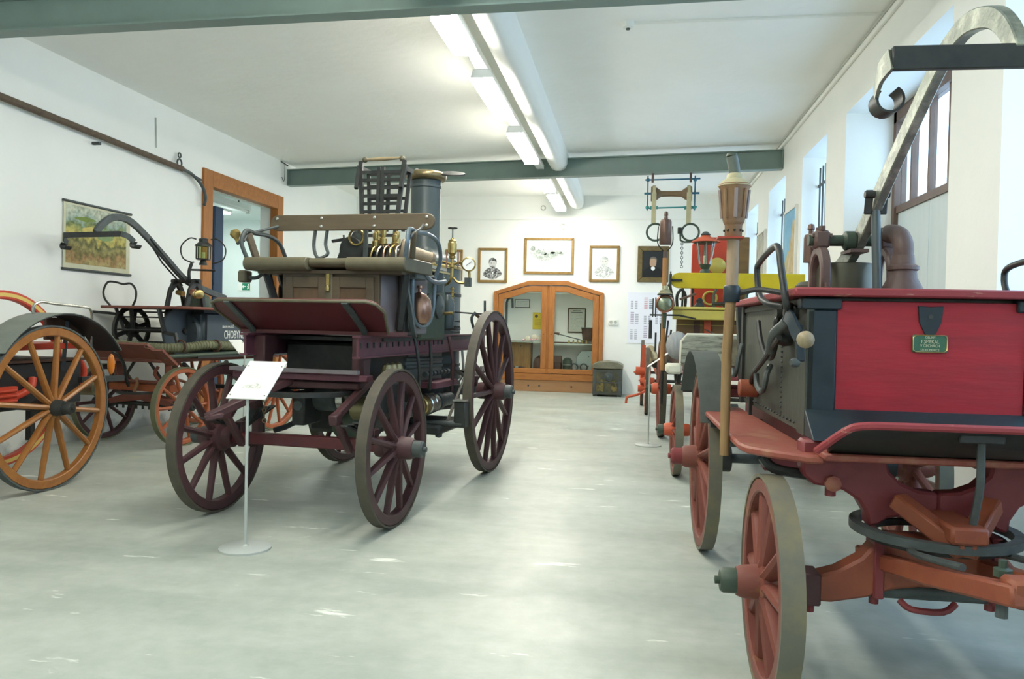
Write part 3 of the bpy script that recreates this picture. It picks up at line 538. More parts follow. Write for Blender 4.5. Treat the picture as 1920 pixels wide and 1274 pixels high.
for s in (-1, 1):
    # leaf springs
    for (yc, z0, l, x) in ((0, .62, .42, .5), (2.13, .86, .5, .56)):
        sp = MB()
        for k in range(4):
            ll = l*(1-.2*k); sp.band([(s*x, yc-ll, z0+.09+k*.0), (s*x, yc-ll*.5, z0+.03-k*.012), (s*x, yc, z0-k*.014), (s*x, yc+ll*.5, z0+.03-k*.012), (s*x, yc+ll, z0+.09)], (1, 0, 0), .05, .011, k=3)
        sp.build('leaf_spring', iron, S)
        B(s*x-.035, s*x+.035, yc-.04, yc+.04, z0-.08, z0+.02).build('spring_clamp', maroon, S, bevel=.005)
    # main girders with stiffener heads
    g_ = MB(); x = s*.42
    g_.box(x-.008, x+.008, -.08, 2.95, 1.12, 1.25); g_.box(x-.03, x+.03, -.1, 2.95, 1.25, 1.264); g_.box(x-.03, x+.03, -.1, 2.95, 1.112, 1.124)
    gd = g_.build('main_girder', maroonl, S)
    for k in range(16):
        y = -.05+k*.11; B(x+s*.008, x+s*.016, y-.012, y+.012, 1.18, 1.215).build('rivet_head', iron, gd)
    MB().prism([(.02, 1.25), (.2, 1.25), (.2, 1.15), (.14, 1.1), (.12, .95), (.02, .95)], (x-.09*s, 0, 0), (0, 1, 0), (0, 0, 1), (s*.09, 0, 0)).build('frame_bracket', maroon, S, bevel=.008)
    # spring brackets on the forecarriage
    MB().bar((s*.4, .18, .95), (s*.4, -.34, .75), .05, .05).bar((s*.4, -.34, .75), (s*.4, -.12, .5), .05, .045).bar((s*.4, -.3, .75), (s*.4, -.38, .73), .06, .07).build('forecarriage_arm', maroon, S, bevel=.008)
B(-.5, .5, -.1, .0, .96, 1.0).build('cross_plate', maroonl, S, bevel=.004)
B(-.5, .45, -.14, -.1, 1.01, 1.035).build('cross_bar', purplep, S)
B(-.42, .42, -.05, .25, .9, .95).build('bolster', maroon, S, bevel=.01)
MB().lathe([(.30, .86), (.36, .86), (.36, .89), (.30, .89)], p=(0, 0, 0), n=36, closed=True).build('turntable_ring', iron, S)
MB().bar((-.34, -.6, .74), (-.06, .05, .98), .07, .05).build('pole_stay', maroon, S, bevel=.008)
MB().bar((-.36, -.60, .735), (-.27, -.53, .755), .09, .035).build('pole_fork', maroon, S, bevel=.008)
# footboard
def slab(corners, t, rnd=0): # corner list (x,y,z) as outline, thickness vector
    return MB().add([V(c) for c in corners]+[V(c)+V(t) for c in corners], [tuple(range(len(corners)-1, -1, -1)), tuple(range(len(corners), 2*len(corners)))]+[(i, (i+1) % len(corners), len(corners)+(i+1) % len(corners), len(corners)+i) for i in range(len(corners))])
fb = [(-.56, .1, 1.285), (.56, .1, 1.285), (.625, -.12, 1.42), (.60, -.2, 1.468), (.54, -.235, 1.485), (-.54, -.235, 1.485), (-.60, -.2, 1.468), (-.625, -.12, 1.42)]
slab(fb, (0, .012, .02)).build('footboard', footred, S, bevel=.005)
MB().tube([fb[1], fb[2], fb[3], fb[4], fb[5], fb[6], fb[7], fb[0]], .011, 8).build('footboard_rim', olive, S)
for x in (-.46, .40): MB().band([(x, -.245, 1.475), (x+.0, -.1, 1.395), (x, .08, 1.28), (x, .12, 1.2)], (1, 0, 0), .045, .014, k=3).build('footboard_strap', irong, S)
B(-.56, .56, .08, .45, 1.265, 1.29).build('floor_board', footred, S)
# seat box with two panelled doors
MB().prism([(-.39, .36), (.39, .36), (.50, .62), (.50, 1.02), (-.50, 1.02), (-.50, .62)], (0, 0, 1.27), (1, 0, 0), (0, 1, 0), (0, 0, .45)).build('seat_box', purplep, S, bevel=.012)
B(-.385, .385, .335, .36, 1.29, 1.715).build('door_frame', seatwood, S, bevel=.004)
for x0, x1 in ((-.33, -.045), (.045, .33)):
    d = B(x0-.02, x1+.02, .325, .337, 1.31, 1.68).build('box_door', doorwood, S)
    for (a, b, c, e) in ((x0-.02, x0+.04, 1.31, 1.68), (x1-.04, x1+.02, 1.31, 1.68), (x0+.04, x1-.04, 1.6, 1.68), (x0+.04, x1-.04, 1.31, 1.36)): B(a, b, .312, .325, c, e).build('stile', seatwood, d, bevel=.004)
B(-.03, .03, .305, .33, 1.3, 1.70).build('centre_post', olive, S, bevel=.006)
lk = B(-.012, .012, .295, .306, 1.62, 1.70).build('padlock_hasp', brass, S); MB().lathe([(.014, 0), (.016, .02), (.01, .045), (.002, .05)], p=(0, .298, 1.575), n=10).build('padlock', brass, lk)
# seat cushion: two rolls and a recessed middle
def roll(x0, x1, y0, z0, z1, name):
    n = 10; P = [(.76, z0), (.76, z1)]+[(y0+.045*(1-math.sin(a)), z0+(z1-z0)*(.5+.5*math.cos(a))) for a in [pi*i/n for i in range(n+1)]]
    MB().prism(P, (x0, 0, 0), (0, 1, 0), (0, 0, 1), (x1-x0, 0, 0)).build(name, olive, S, bevel=.006)
roll(-.63, -.13, .19, 1.72, 1.815, 'seat_cushion'); roll(.18, .63, .19, 1.72, 1.815, 'seat_cushion'); roll(-.13, .18, .24, 1.745, 1.812, 'seat_cushion')
B(-.57, .57, .3, .8, 1.70, 1.725).build('seat_board', seatwood, S)
for s in (-1, 1):
    for k in range(3): MB().bar((s*(.56-.06*k), .4+.1*k, 1.71), (s*(.47-.05*k), .5+.1*k, 1.30), .05, .05).build('seat_riser', iron, S, bevel=.006)
# backrest
bk = [(.685, 0)]; pts = []
for i in range(7): a = -pi/2+pi*i/6; pts.append((.62+.062*math.cos(a), .062*math.sin(a)))
for i in range(7): a = pi/2+pi*i/6; pts.append((-.62+.062*math.cos(a), .062*math.sin(a)))
br = MB().prism(pts, (0, .64, 2.118), (1, 0, 0), (0, .06, .998), (0, .028, 0)).build('backrest', seatwood, S, bevel=.006)
for x in (-.62, -.24, .2, .62):
    for z in (-.03, .034): MB().lathe([(.014, 0), (.012, .006), (.004, .01)], p=(x, .64+z*.06, 2.118+z), d=(0, -1, 0), n=10).build('bolt', nickel, br)
for x in (-.3, -.2): MB().band([(x, .66, 2.06), (x-.01, .655, 1.95), (x+.02, .63, 1.87), (x+.07*(1 if x < -.25 else -1), .6, 1.83)], (0, 1, 0), .03, .014, k=4).build('backrest_strap', irong, S)
for s in (-1, 1):
    MB().tube([(s*.62, .24, 1.80), (s*.645, .2, 1.92), (s*.64, .25, 2.01), (s*.645, .38, 2.005), (s*.66, .58, 2.01), (s*.67, .76, 1.97), (s*.66, .85, 1.85), (s*.62, .86, 1.72)], .016, 8, k=5).build('armrest', bluepipe if s > 0 else irong, S)
    MB().tube([(s*.6, .62, 2.09), (s*.64, .45, 2.035), (s*.655, .3, 1.99), (s*.64, .22, 1.93)], .010, 8, k=4).build('armrest_brace', irong, S)
    MB().bar((s*.62, .36, 1.815), (s*.655, .3, 2.0), .035, .05).build('armrest_post', seatwood, S, bevel=.006)
# brake crank with brass knob, lamp socket on the near left
bc = MB().tube([(-.80, .38, 1.93), (-.78, .38, 1.94), (-.72, .38, 1.965), (-.67, .38, 1.90), (-.63, .4, 1.81), (-.6, .4, 1.74)], .014, 8, k=4).build('brake_crank', irong, S)
MB().lathe([(.012, 0), (.018, .04), (.035, .06), (.042, .08), (.03, .105), (.004, .112)], p=(-.79, .38, 1.93), d=(-.35, 0, 1), n=14).build('crank_knob', brass, bc)
lp = MB().tube([(-.68, .36, 1.67), (-.62, .38, 1.675), (-.58, .4, 1.72)], .014, 8, k=3).build('lamp_arm', irong, S); B(-.75, -.675, .31, .4, 1.635, 1.725).build('lamp_socket', olive, lp, bevel=.012)
# scroll ornament between seat and boiler, right side (and left)
for s in (-1, 1):
    MB().prism([(.50, 1.27), (.50, 1.6), (.54, 1.72), (.66, 1.74), (.62, 1.55), (.70, 1.4), (.72, 1.27)], (s*.505, 0, 0), (0, 1, 0), (0, 0, 1), (s*.012, 0, 0)).build('scroll_plate', iron, S)
    MB().tube([(s*.53, .60+.075*math.cos(t)*(1-t/16), 1.36+.085*math.sin(t)*(1-t/16)) for t in [i*.35 for i in range(38)]], .009, 6).build('scroll', irong, S)
    MB().band([(s*.54, .40, 1.71), (s*.55, .5, 1.5), (s*.56, .56, 1.32), (s*.55, .62, 1.26)], (1, 0, 0), .03, .03, k=4).build('seat_stay', boilerm, S)
# boiler and chimney
bo = MB().lathe([(.345, .62), (.345, 1.92), (.30, 1.99), (.2, 2.03), (.15, 2.05)], p=(0, 2.3, 0), n=40).build('boiler', boilerm, S)
for z in (.95, 1.3, 1.62, 1.88): MB().lathe([(.345, 0), (.352, .004), (.352, .03), (.345, .034)], p=(0, 2.3, z), n=40, closed=True).build('boiler_band', iron if z < 1.8 else brass, bo)
for k in range(14): a = 2*pi*k/14; MB().lathe([(.013, 0), (.010, .008), (.002, .011)], p=(.33*math.cos(a), 2.3+.33*math.sin(a), 1.935), n=8).build('rivet', irong, bo)
MB().lathe([(.20, 2.02), (.16, 2.06), (.143, 2.1), (.143, 2.66), (.152, 2.665), (.152, 2.685), (.145, 2.69), (.145, 2.76)], p=(0, 2.27, 0), n=36).build('chimney', boilerm, S)
MB().ring((0, 2.27, 2.775), (0, 0, 1), .155, .044, 36, 12).build('chimney_rim', mat('dull_brass_rim', (.26, .21, .11), .35, .8, c2=(.16, .13, .075), scale=9), S)
MB().cyl((-.08, 2.2, 2.81), (-.06, 2.18, 2.83), .02, n=8).build('rim_bolt', irong, S)
MB().lathe([(.127, 0), (.127, .012), (.1, .018), (.004, .02)], p=(.25, 2.3, 2.80), d=(.1, -.32, 1), n=30).build('chimney_lid', iron, S); MB().bar((.14, 2.28, 2.78), (.2, 2.29, 2.805), .03, .012).build('lid_hinge', iron, S)
# hose basket behind the seat
hb_ = thing.__name__ and MB()
def tl(u, v, y): # u in -1..1, v 0 (bottom) .. 1 (top)
    w = .145+.055*v; return V(-.085+u*w-.02*v, y+.1*v, 2.02+.70*v)
rk = MB()
for u in (-1, 1): rk.bar(tl(u, 0, 1.36), tl(u, 1.06, 1.36), .026, .035, (1, 0, 0))
rk = rk.build('basket_frame', iron, S)
MB().bar(tl(-.12, 0, 1.36), tl(-.12, .98, 1.36), .03, .03, (1, 0, 0)).build('basket_rail', iron, rk); MB().bar(tl(.12, 0, 1.36), tl(.05, .98, 1.36), .02, .03, (1, 0, 0)).build('basket_rail', iron, rk)
for u in (-1, 0, 1): MB().bar(tl(u, .2, 1.52), tl(u, .95, 1.52), .022, .03, (1, 0, 0)).build('basket_rail', iron, rk)
for k in range(9): v = .12+k*.1; MB().bar(tl(-1, v, 1.36), tl(1, v, 1.36), .02, .026).build('basket_slat', iron, rk); 
for k in range(5): v = .3+k*.16; MB().bar(tl(-1, v, 1.52), tl(1, v, 1.52), .02, .024).build('basket_slat', iron, rk)
for u in (-1, 1):
    MB().bar(tl(u, .97, 1.34), tl(u, .97, 1.56), .03, .04).build('basket_arm', iron, rk); MB().bar(tl(u*1.12, .7, 1.3), tl(u*1.08, 1.0, 1.36), .03, .03).build('basket_hook', iron, rk)
    MB().bar(tl(u*.95, .25, 1.35), tl(u*.2, .42, 1.35), .014, .02).build('basket_brace', iron, rk)
MB().lathe([(.008, 0), (.012, .05), (.018, .17), (.012, .29), (.008, .34)], p=tl(-.82, 1.09, 1.38), d=(1, 0, .02), n=10).build('basket_handle', mat('tan_wood', (.28, .22, .13), .6), rk)
for u in (-.85, .85): MB().sphere(tl(u, 1.09, 1.38), .026, 10).build('basket_knob', olive, rk)
B(-.25, .09, 1.33, 1.55, 1.975, 2.03).build('basket_foot', iron, rk)
# steam engine block, valve gear and pumps
blk = B(-.2, .16, 1.0, 1.5, 1.45, 1.98).build('engine_block', iron, S, bevel=.02)
MB().prism([(-.1, 0), (-.1, .16)]+[(.1*math.cos(a), .16+.1*math.sin(a)) for a in [pi-pi*i/8 for i in range(1, 8)]]+[(.1, .16), (.1, 0)], (-.1, .86, 1.78), (1, 0, 0), (0, 0, 1), (0, .12, 0)).build('crosshead_arch', iron, S, bevel=.01)
MB().lathe([(.03, -.04), (.062, -.03), (.065, 0), (.05, .02), (.03, .03), (.004, .035)], p=(-.05, .9, 2.03), d=(0, -1, 0), n=20).build('crank_cap', irong, S); MB().ring((-.05, .86, 2.03), (0, 1, 0), .062, .01, 20, 6).build('cap_ring', brass, S)
MB().bar((-.27, .88, 2.0), (-.09, .88, 2.025), .022, .022).build('starting_lever', iron, S); MB().tube([(-.17, .88, 2.05), (-.17, .88, 1.98), (-.21, .88, 1.88), (-.24, .88, 1.80)], .008, 6, k=3).build('lever_rod', irong, S)
MB().bar((.04, .84, 2.14), (.04, .84, 1.74), .025, .03).build('guide_bar', irong, S)
random.seed(3)
for k, (x, y, z, h, r) in enumerate([(.05, 1.0, 1.93, .16, .028), (.11, 1.02, 1.95, .17, .03), (.2, 1.05, 1.93, .15, .03), (.26, 1.1, 1.9, .12, .024), (.15, 1.2, 1.98, .14, .034), (.32, 1.15, 1.86, .12, .025), (.02, 1.1, 2.0, .12, .03), (.1, 1.06, 1.80, .12, .03)]):
    MB().lathe([(r*.5, 0), (r*.55, h*.2), (r, h*.25), (r, h*.5), (r*.6, h*.55), (r*.8, h*.75), (r*.8, h*.9), (r*.3, h*.95), (.002, h)], p=(x, y, z), n=12).build('brass_valve', brass, S)
for k in range(6): MB().tube([(.02+.055*k, .97, 1.84), (.04+.055*k, .93, 1.88+.02*(k % 2)), (.05+.05*k, .96, 1.95), (.06+.05*k, 1.02, 1.98)], .009, 6, k=3).build('lubricator_pipe', (brass, nickel, copper)[k % 3], S)
MB().lathe([(.075, 0), (.08, .03), (.06, .05), (.045, .2), (.05, .22), (.03, .25)], p=(.30, 1.02, 1.93), d=(.9, .45, -.2), n=20).build('steam_cylinder', mat('tan_casting', (.30, .24, .17), .45, .3, c2=(.2, .16, .11), scale=8), S)
MB().ring((.285, .985, 1.93), (.9, .45, -.2), .085, .018, 22, 8).build('cylinder_flange', mat('tan_casting', (.3, .24, .17)), S)
B(.12, .52, 1.0, 1.42, 1.80, 1.825).build('top_plate', mat('pale_steel', (.40, .38, .30), .35, .6), S); B(.10, .54, .98, 1.44, 1.775, 1.79).build('top_plate_edge', brass, S)
MB().lathe([(.04, 0), (.045, .03), (.02, .06), (.03, .08), (.012, .12), (.003, .13)], p=(.42, 1.3, 1.825), n=12).build('oil_cup', brass, S); MB().lathe([(.04, 0), (.03, .04), (.015, .07), (.003, .1)], p=(.30, 1.3, 1.825), n=12).build('oil_cup', brass, S)
pb = B(.06, .47, .95, 1.55, 1.22, 1.77).build('pump_casing', dkgreen, S, bevel=.02)
for z in (1.36, 1.50, 1.66): B(.05, .485, .945, .96, z-.008, z+.008).build('casing_band', brass, pb)
for y in (1.1, 1.35): MB().lathe([(.1, 0), (.1, .02), (.085, .03), (.03, .035), (.002, .05)], p=(.47, y, 1.5), d=(1, 0, 0), n=20).build('casing_cover', irong, pb)
MB().lathe([(.02, 0), (.065, .012), (.09, .05), (.095, .13), (.085, .19), (.05, .235), (.015, .25), (.012, .275), (.022, .28), (.02, .3)], p=(.53, .76, 1.345), n=24).build('air_vessel', copper, S)
MB().tube([(.55, .56, 1.70), (.55, .555, 1.55), (.55, .565, 1.44), (.55, .63, 1.36), (.55, .77, 1.33), (.55, .91, 1.36), (.55, 1.0, 1.45), (.55, 1.03, 1.58), (.55, 1.04, 1.73)], .017, 10, k=4).build('guard_rail', bluepipe, S)
MB().tube([(.55, .56, 1.70), (.53, .8, 1.725), (.55, 1.04, 1.73)], .011, 8).build('rail_tie', nickel, S)
MB().tube([(.58, .3, 1.80), (.60, .42, 1.76), (.6, .6, 1.76), (.6, .75, 1.70), (.6, .95, 1.68), (.6, 1.15, 1.70)], .017, 10, k=5).build('hand_rail', bluepipe, S)
B(.47, .6, .5, .72, 1.68, 1.77).build('toolbox', irong, S, bevel=.01)
# feed pipes and mountings on the boiler
MB().lathe([(.055, 0), (.06, .03), (.06, .22), (.045, .26), (.02, .3)], p=(.42, 1.75, 1.32), n=20).build('feed_heater', boilerm, S)
MB().lathe([(.07, 0), (.072, .015), (.072, .18), (.05, .19)], p=(.46, 1.3, 1.62), n=20).build('check_valve', boilerm, S)
for a, b, nm in (((.46, 1.3, 1.45), (.46, 1.3, 1.62), 'drain_pipe'), ((.44, 1.2, 1.5), (.42, 1.75, 1.44), 'feed_pipe')): MB().tube([a, b], .011, 8).build(nm, brass, S)
MB().tube([(.33, 1.42, 1.44), (.58, 1.42, 1.45)], .012, 8).build('gauge_pipe', brass, S); MB().lathe([(.02, 0), (.024, .03), (.014, .06), (.02, .09), (.006, .11)], p=(.46, 1.4, 1.45), n=10).build('cock', brass, S)
sv = MB().lathe([(.013, 1.78), (.016, 1.87), (.024, 1.875), (.024, 1.90), (.014, 1.91), (.014, 1.95), (.028, 1.955), (.03, 1.975), (.02, 1.985), (.04, 2.0), (.042, 2.09), (.034, 2.10), (.036, 2.115), (.02, 2.125), (.012, 2.14)], p=(.41, 1.88, 0), n=18).build('safety_valve', brass, S)
MB().cyl((.41, 1.88, 2.13), (.41, 1.88, 2.225), .006, n=8).build('valve_stem', irong, sv); MB().ring((.41, 1.88, 2.228), (0, 0, 1), .038, .007, 18, 6).bar((.375, 1.88, 2.228), (.445, 1.88, 2.228), .01, .008).build('hand_wheel', iron, sv)
MB().tube([(.30, 1.88, 1.93), (.41, 1.88, 1.90), (.5, 1.88, 1.92)], .012, 8).build('cross_pipe', brass, sv); MB().tube([(.41, 1.88, 1.80), (.38, 1.9, 1.74), (.31, 2.0, 1.72)], .013, 10, k=4).build('elbow', brass, sv)
for x in (.36, .47): MB().cyl((x, 1.87, 1.86), (x, 1.87, 2.02), .008, n=8).build('guide_rod', copper, sv)
gg = MB().lathe([(.062, 0), (.066, .01), (.066, .03), (.055, .034), (.053, .03)], p=(.565, 1.9, 1.90), d=(.15, -1, 0), n=28).build('pressure_gauge', brass, S)
MB().lathe([(.054, .03), (.054, .031), (.001, .0312)], p=(.565, 1.9, 1.90), d=(.15, -1, 0), n=24).build('gauge_dial', paper, gg); MB().bar((.545, 1.866, 1.885), (.60, 1.87, 1.925), .004, .002, (0, 1, 0)).build('gauge_needle', ink, gg)
MB().tube([(.565, 1.91, 1.84), (.565, 1.91, 1.77), (.53, 1.91, 1.735), (.46, 1.9, 1.74), (.42, 1.9, 1.78)], .012, 8, k=4).build('siphon_pipe', brass, gg); B(.53, .58, 1.88, 1.94, 1.70, 1.78).build('gauge_bracket', irong, gg)
wg = MB().cyl((.385, 1.98, 1.38), (.385, 1.98, 1.70), .012, n=10).build('water_gauge', brass, S)
for k in range(9): MB().ring((.385, 1.98, 1.41+k*.034), (0, 0, 1), .018, .006, 12, 6).build('gauge_collar', brass, wg)
for k in range(3): MB().cyl((.385, 1.98, 1.29+k*.05), (.47, 1.95, 1.285+k*.05), .009, n=8).build('test_cock', irong, wg)
# footplate gear: brake lever, pipes
MB().tube([(.60, 2.05, 1.28), (.58, 2.02, 1.34), (.57, 2.0, 1.42), (.60, 2.02, 1.47)], .013, 8, k=4).build('brake_lever', boilerm, S); MB().bar((.38, 2.0, 1.47), (.66, 2.08, 1.455), .014, .014).build('lever_link', iron, S)
MB().tube([(.69, 2.1, 1.33), (.675, 2.08, 1.42), (.675, 2.06, 1.58)], .011, 8, k=3).build('lever_grip', boilerm, S); MB().tube([(.62, 2.2, 1.28), (.62, 2.15, 1.4), (.57, 2.1, 1.46)], .016, 8, k=3).build('drain_bend', mat('brown_pipe', (.12, .08, .06), .5), S)
MB().cyl((.62, 2.2, 1.26), (.62, 2.2, 1.30), .04, n=14).build('pipe_flange', mat('brown_pipe', (.12, .08, .06)), S)
# platform and machinery below the frame
B(-.44, .44, .3, 2.9, 1.22, 1.245).build('deck_plate', iron, S)
B(-.36, .30, .35, 1.1, .93, 1.2).build('hose_box', iron, S, bevel=.02)
B(-.3, .30, 1.1, 2.0, .80, 1.2).build('pump_chest', boilerm, S, bevel=.03)
MB().lathe([(.34, .55), (.36, .57), (.36, .9), (.345, .95)], p=(0, 2.3, 0), n=36).build('ash_pan', iron, S)
for y in (.42, .52, .62): MB().lathe([(.035, 0), (.04, .02), (.04, .07), (.03, .10), (.004, .115)], p=(.42, y, .95), n=14).build('valve_dome', mat('dull_bronze', (.26, .22, .12), .4, .7), S)
B(.36, .47, .36, .68, .91, .955).build('valve_box', irong, S, bevel=.01)
for y, r, m in ((1.0, .075, copper), (1.12, .085, brass), (1.24, .09, nickel), (1.36, .085, nickel), (1.5, .08, irong)): MB().cyl((.40, y, .68), (.40, y+.1, .68), r, n=22).build('suction_coupling', m, S, bevel=.008)
MB().cyl((.40, .8, .68), (.40, 1.9, .68), .06, n=18).build('suction_pipe', irong, S)
MB().cyl((-.06, .3, .80), (.12, .28, .80), .09, n=22).build('delivery_valve', irong, S, bevel=.01); MB().cyl((.12, .28, .80), (.17, .28, .80), .075, n=22).build('delivery_cap', nickel, S)
MB().cyl((.22, .3, .74), (.34, .3, .74), .085, n=22).build('blank_flange', mat('dull_bronze', (.26, .22, .12)), S, bevel=.008)
MB().lathe([(.12, 0), (.13, .02), (.13, .05), (.1, .07), (.02, .08)], p=(.1, .5, .6), d=(0, -1, 0), n=26).build('pump_cover', dkgreen, S)
B(-.25, .3, .5, 1.1, .52, .9).build('pump_body', iron, S, bevel=.03)
B(-.16, -.06, .1, .35, .62, .86).build('valve_chest', iron, S, bevel=.01); MB().cyl((-.11, .09, .76), (-.11, .1, .76), .035, n=16).build('chest_cover', irong, S)
MB().tube([(.5, 1.95, 1.12), (.53, 1.9, .95), (.52, 1.8, .85), (.45, 1.4, .82)], .012, 8, k=4).build('blow_off_pipe', irong, S)
MB().tube([(.5, 1.1, 1.2), (.52, 1.08, 1.0), (.5, 1.1, .82)], .014, 8, k=3).build('drain_pipe', iron, S); MB().tube([(.5, .75, 1.24), (.55, .72, 1.05), (.54, .76, .9), (.5, .8, .75)], .012, 8, k=4).build('drain_pipe', iron, S); MB().tube([(.52, 1.5, 1.25), (.56, 1.5, 1.05), (.55, 1.52, .78)], .016, 8, k=3).build('drain_pipe', maroon, S)
B(.36, .56, 1.1, 1.66, .83, .88).build('cross_tie', maroonl, S, bevel=.005)
for z in (1.06, 1.0): MB().cyl((.3, 1.05, z), (.3, 1.95, z-.02), .02, n=10).build('steam_pipe', irong, S)
for k in range(7): MB().cyl((.44, 1.15+k*.09, .94), (.44, 1.2+k*.09, .94), .022, n=10).build('pipe_union', irong, S)
MB().cyl((-.72, 1.30, .53), (.72, 1.30, .53), .022, n=12).build('brake_shaft', irong, S)
for s in (-1, 1):
    B(s*.70-.05, s*.70+.05, 1.28, 1.40, .5, .72).build('brake_block', iron, S, bevel=.01); B(s*.70-.055, s*.70+.055, 1.27, 1.37, .72, .735).build('block_plate', nickel, S)
    MB().bar((s*.58, 1.34, .55), (s*.60, 1.95, 1.05), .022, .014).build('brake_rod', nickel, S)
B(.1, .56, 1.2, 1.9, .44, .52).build('sump', iron, S, bevel=.02); MB().lathe([(.035, 0), (.03, -.05), (.01, -.06)], p=(.5, 1.35, .46), n=10).build('sump_plug', irong, S)
MB().tube([(-.06, .35, .78), (-.2, .2, .62), (-.28, .08, .58)], .02, 8, k=3).build('draw_bar', iron, S)
# chain and red coupling seen under the footboard
ck = MB()
for k in range(9): ck.ring((-.25, -.1, .95-k*.035), (1, .6*(k % 2), 0) if k % 2 else (0, 1, 0), .014, .005, 12, 5)
ck.build('safety_chain', mat('rusty_chain', (.16, .09, .05), .6), S)
MB().lathe([(.05, 0), (.055, .04), (.045, .09), (.02, .12)], p=(-.37, .1, .86), n=16).build('red_coupling', mat('red_coupling', (.22, .03, .03), .5), S); B(-.45, -.2, .02, .2, .82, .86).build('coupling_tray', irong, S, bevel=.006)
# ------------------------------------------------------------ red hand-pump engine, right foreground
redp = mat('bright_red_boards', (.36, .018, .030), .6, c2=(.27, .018, .026), scale=3, stretch=(1, 5, 7), bump=.12, bscale=5)
redw = mat('worn_red_paint', (.235, .060, .042), .55, c2=(.30, .15, .085), scale=8, lo=.5, hi=.78, bump=.12)
redd = mat('dull_red_wood', (.20, .038, .042), .5, c2=(.15, .03, .032), scale=5, bump=.08)
redo = mat('orange_red_wood', (.26, .075, .035), .5, c2=(.20, .05, .03), scale=6, bump=.1)
tankm = mat('tank_olive_black', (.062, .066, .05), .5, c2=(.042, .046, .038), scale=4, stretch=(3, 3, 1), bump=.08)
navyp = mat('blue_black_paint', (.020, .032, .040), .42, c2=(.015, .024, .032), scale=5)
castb = mat('brown_casting', (.105, .068, .06), .5, c2=(.15, .105, .085), scale=10, lo=.5, hi=.8, bump=.12)
tyrew = mat('worn_grey_tyre', (.13, .125, .095), .6, c2=(.20, .17, .09), scale=5, lo=.45, hi=.75, bump=.12)
steelw = mat('worn_steel', (.17, .19, .16), .38, .55, c2=(.38, .40, .33), scale=14, lo=.45, hi=.7, bump=.15)
ashw = mat('ash_wood', (.30, .19, .085), .5, c2=(.21, .125, .055), scale=4, stretch=(8, 8, 1), bump=.08)
oxred = mat('ochre_pot', (.24, .145, .075), .55, c2=(.18, .10, .055), scale=6)
redwh = mat('worn_red_wheel', (.165, .048, .034), .55, c2=(.26, .15, .06), scale=7, lo=.55, hi=.75, bump=.12)
redrim = mat('red_rim', (.25, .036, .042), .5, c2=(.42, .25, .18), scale=9, stretch=(1, 4, 4), lo=.62, hi=.7)
G = thing('hand_pump_engine', 'hand-pump fire engine with bright red panel and black corner irons, right foreground', 'fire engine', (1.1, 3.03, 0), 1.5)
for s in (-1, 1):
    wheel(G, s*.575, 0, .405, s, redwh, tyrew, redwh, 10, rw=.072, rd=.07, hub=.075, hubout=.17, hubin=.1, mcap=dkgreen, spr=.026, dish=.01, label='smaller front wheel')
    wheel(G, s*.60, 1.93, .56, s, redwh, tyrew, redwh, 12, rw=.066, rd=.075, hub=.085, hubout=.19, hubin=.14, mcap=redd, spr=.022, label='larger rear wheel')
    MB().cyl((s*.52, 1.93, .56), (s*.44, 1.93, .56), .085, n=20).build('hub_housing', iron, G, bevel=.006)
    # axle collar and bolt
    MB().lathe([(.045, 0), (.055, .01), (.055, .03), (.04, .04)], p=(s*.475, 0, .405), d=(-s, 0, 0), n=14).build('axle_collar', irong, G)
# front axle bed: carved arch
ab = [(-.47, .36), (-.47, .45), (-.42, .455), (-.34, .48), (-.26, .53), (-.215, .585), (-.20, .62), (.20, .62), (.215, .585), (.26, .53), (.34, .48), (.42, .455), (.47, .45), (.47, .36), (.36, .36), (.24, .385), (.15, .42), (.06, .435), (-.06, .435), (-.15, .42), (-.24, .385), (-.36, .36)]
MB().prism(ab, (0, -.045, 0), (1, 0, 0), (0, 0, 1), (0, .09, 0)).build('axle_bed', redo, G, bevel=.01)
for s in (-1, 1):
    B(s*.43-.03, s*.43+.03, -.055, .055, .345, .465).build('axle_strap', maroon, G, bevel=.006); MB().cyl((s*.43, 0, .31), (s*.43, 0, .345), .02, n=8).build('strap_nut', redd, G)
    B(s*.2-.018, s*.2+.018, -.055, .055, .385, .63).build('bed_strap', redd, G, bevel=.005); MB().cyl((s*.2, 0, .355), (s*.2, 0, .39), .018, n=8).build('strap_nut', redd, G)
MB().cyl((-.56, 0, .405), (.56, 0, .405), .028, n=12).build('front_axle', irong, G)
# carved bolster above the turntable (two cut-outs)
bo = [(-.48, .93), (-.48, .86), (-.47, .82), (-.43, .79), (-.38, .785), (-.33, .775), (-.275, .74), (-.245, .69), (-.24, .645), (-.2, .655), (-.17, .68), (-.1, .69), (-.03, .685), (0, .675), (.03, .685), (.1, .69), (.17, .68), (.2, .655), (.24, .645), (.245, .69), (.275, .74), (.33, .775), (.38, .785), (.43, .79), (.47, .82), (.48, .86), (.48, .93),
      (.46, .93), (.30, .93), (.15, .93), (.15, .865), (.1, .82), (.02, .8), (-.02, .8), (-.1, .82), (-.15, .865), (-.15, .93), (-.3, .93), (-.46, .93)]
lo_ = bo[:27]; 
MB().prism([(-.48, .955), (-.48, .86), (-.47, .82), (-.43, .79), (-.38, .785), (-.33, .775), (-.275, .74), (-.245, .69), (-.24, .645), (-.2, .655), (-.17, .68), (-.1, .69), (0, .68), (0, .78), (-.07, .785), (-.13, .81), (-.17, .85), (-.175, .87), (-.175, .955)], (0, -.04, 0), (1, 0, 0), (0, 0, 1), (0, .08, 0)).build('bolster', redd, G, bevel=.01)
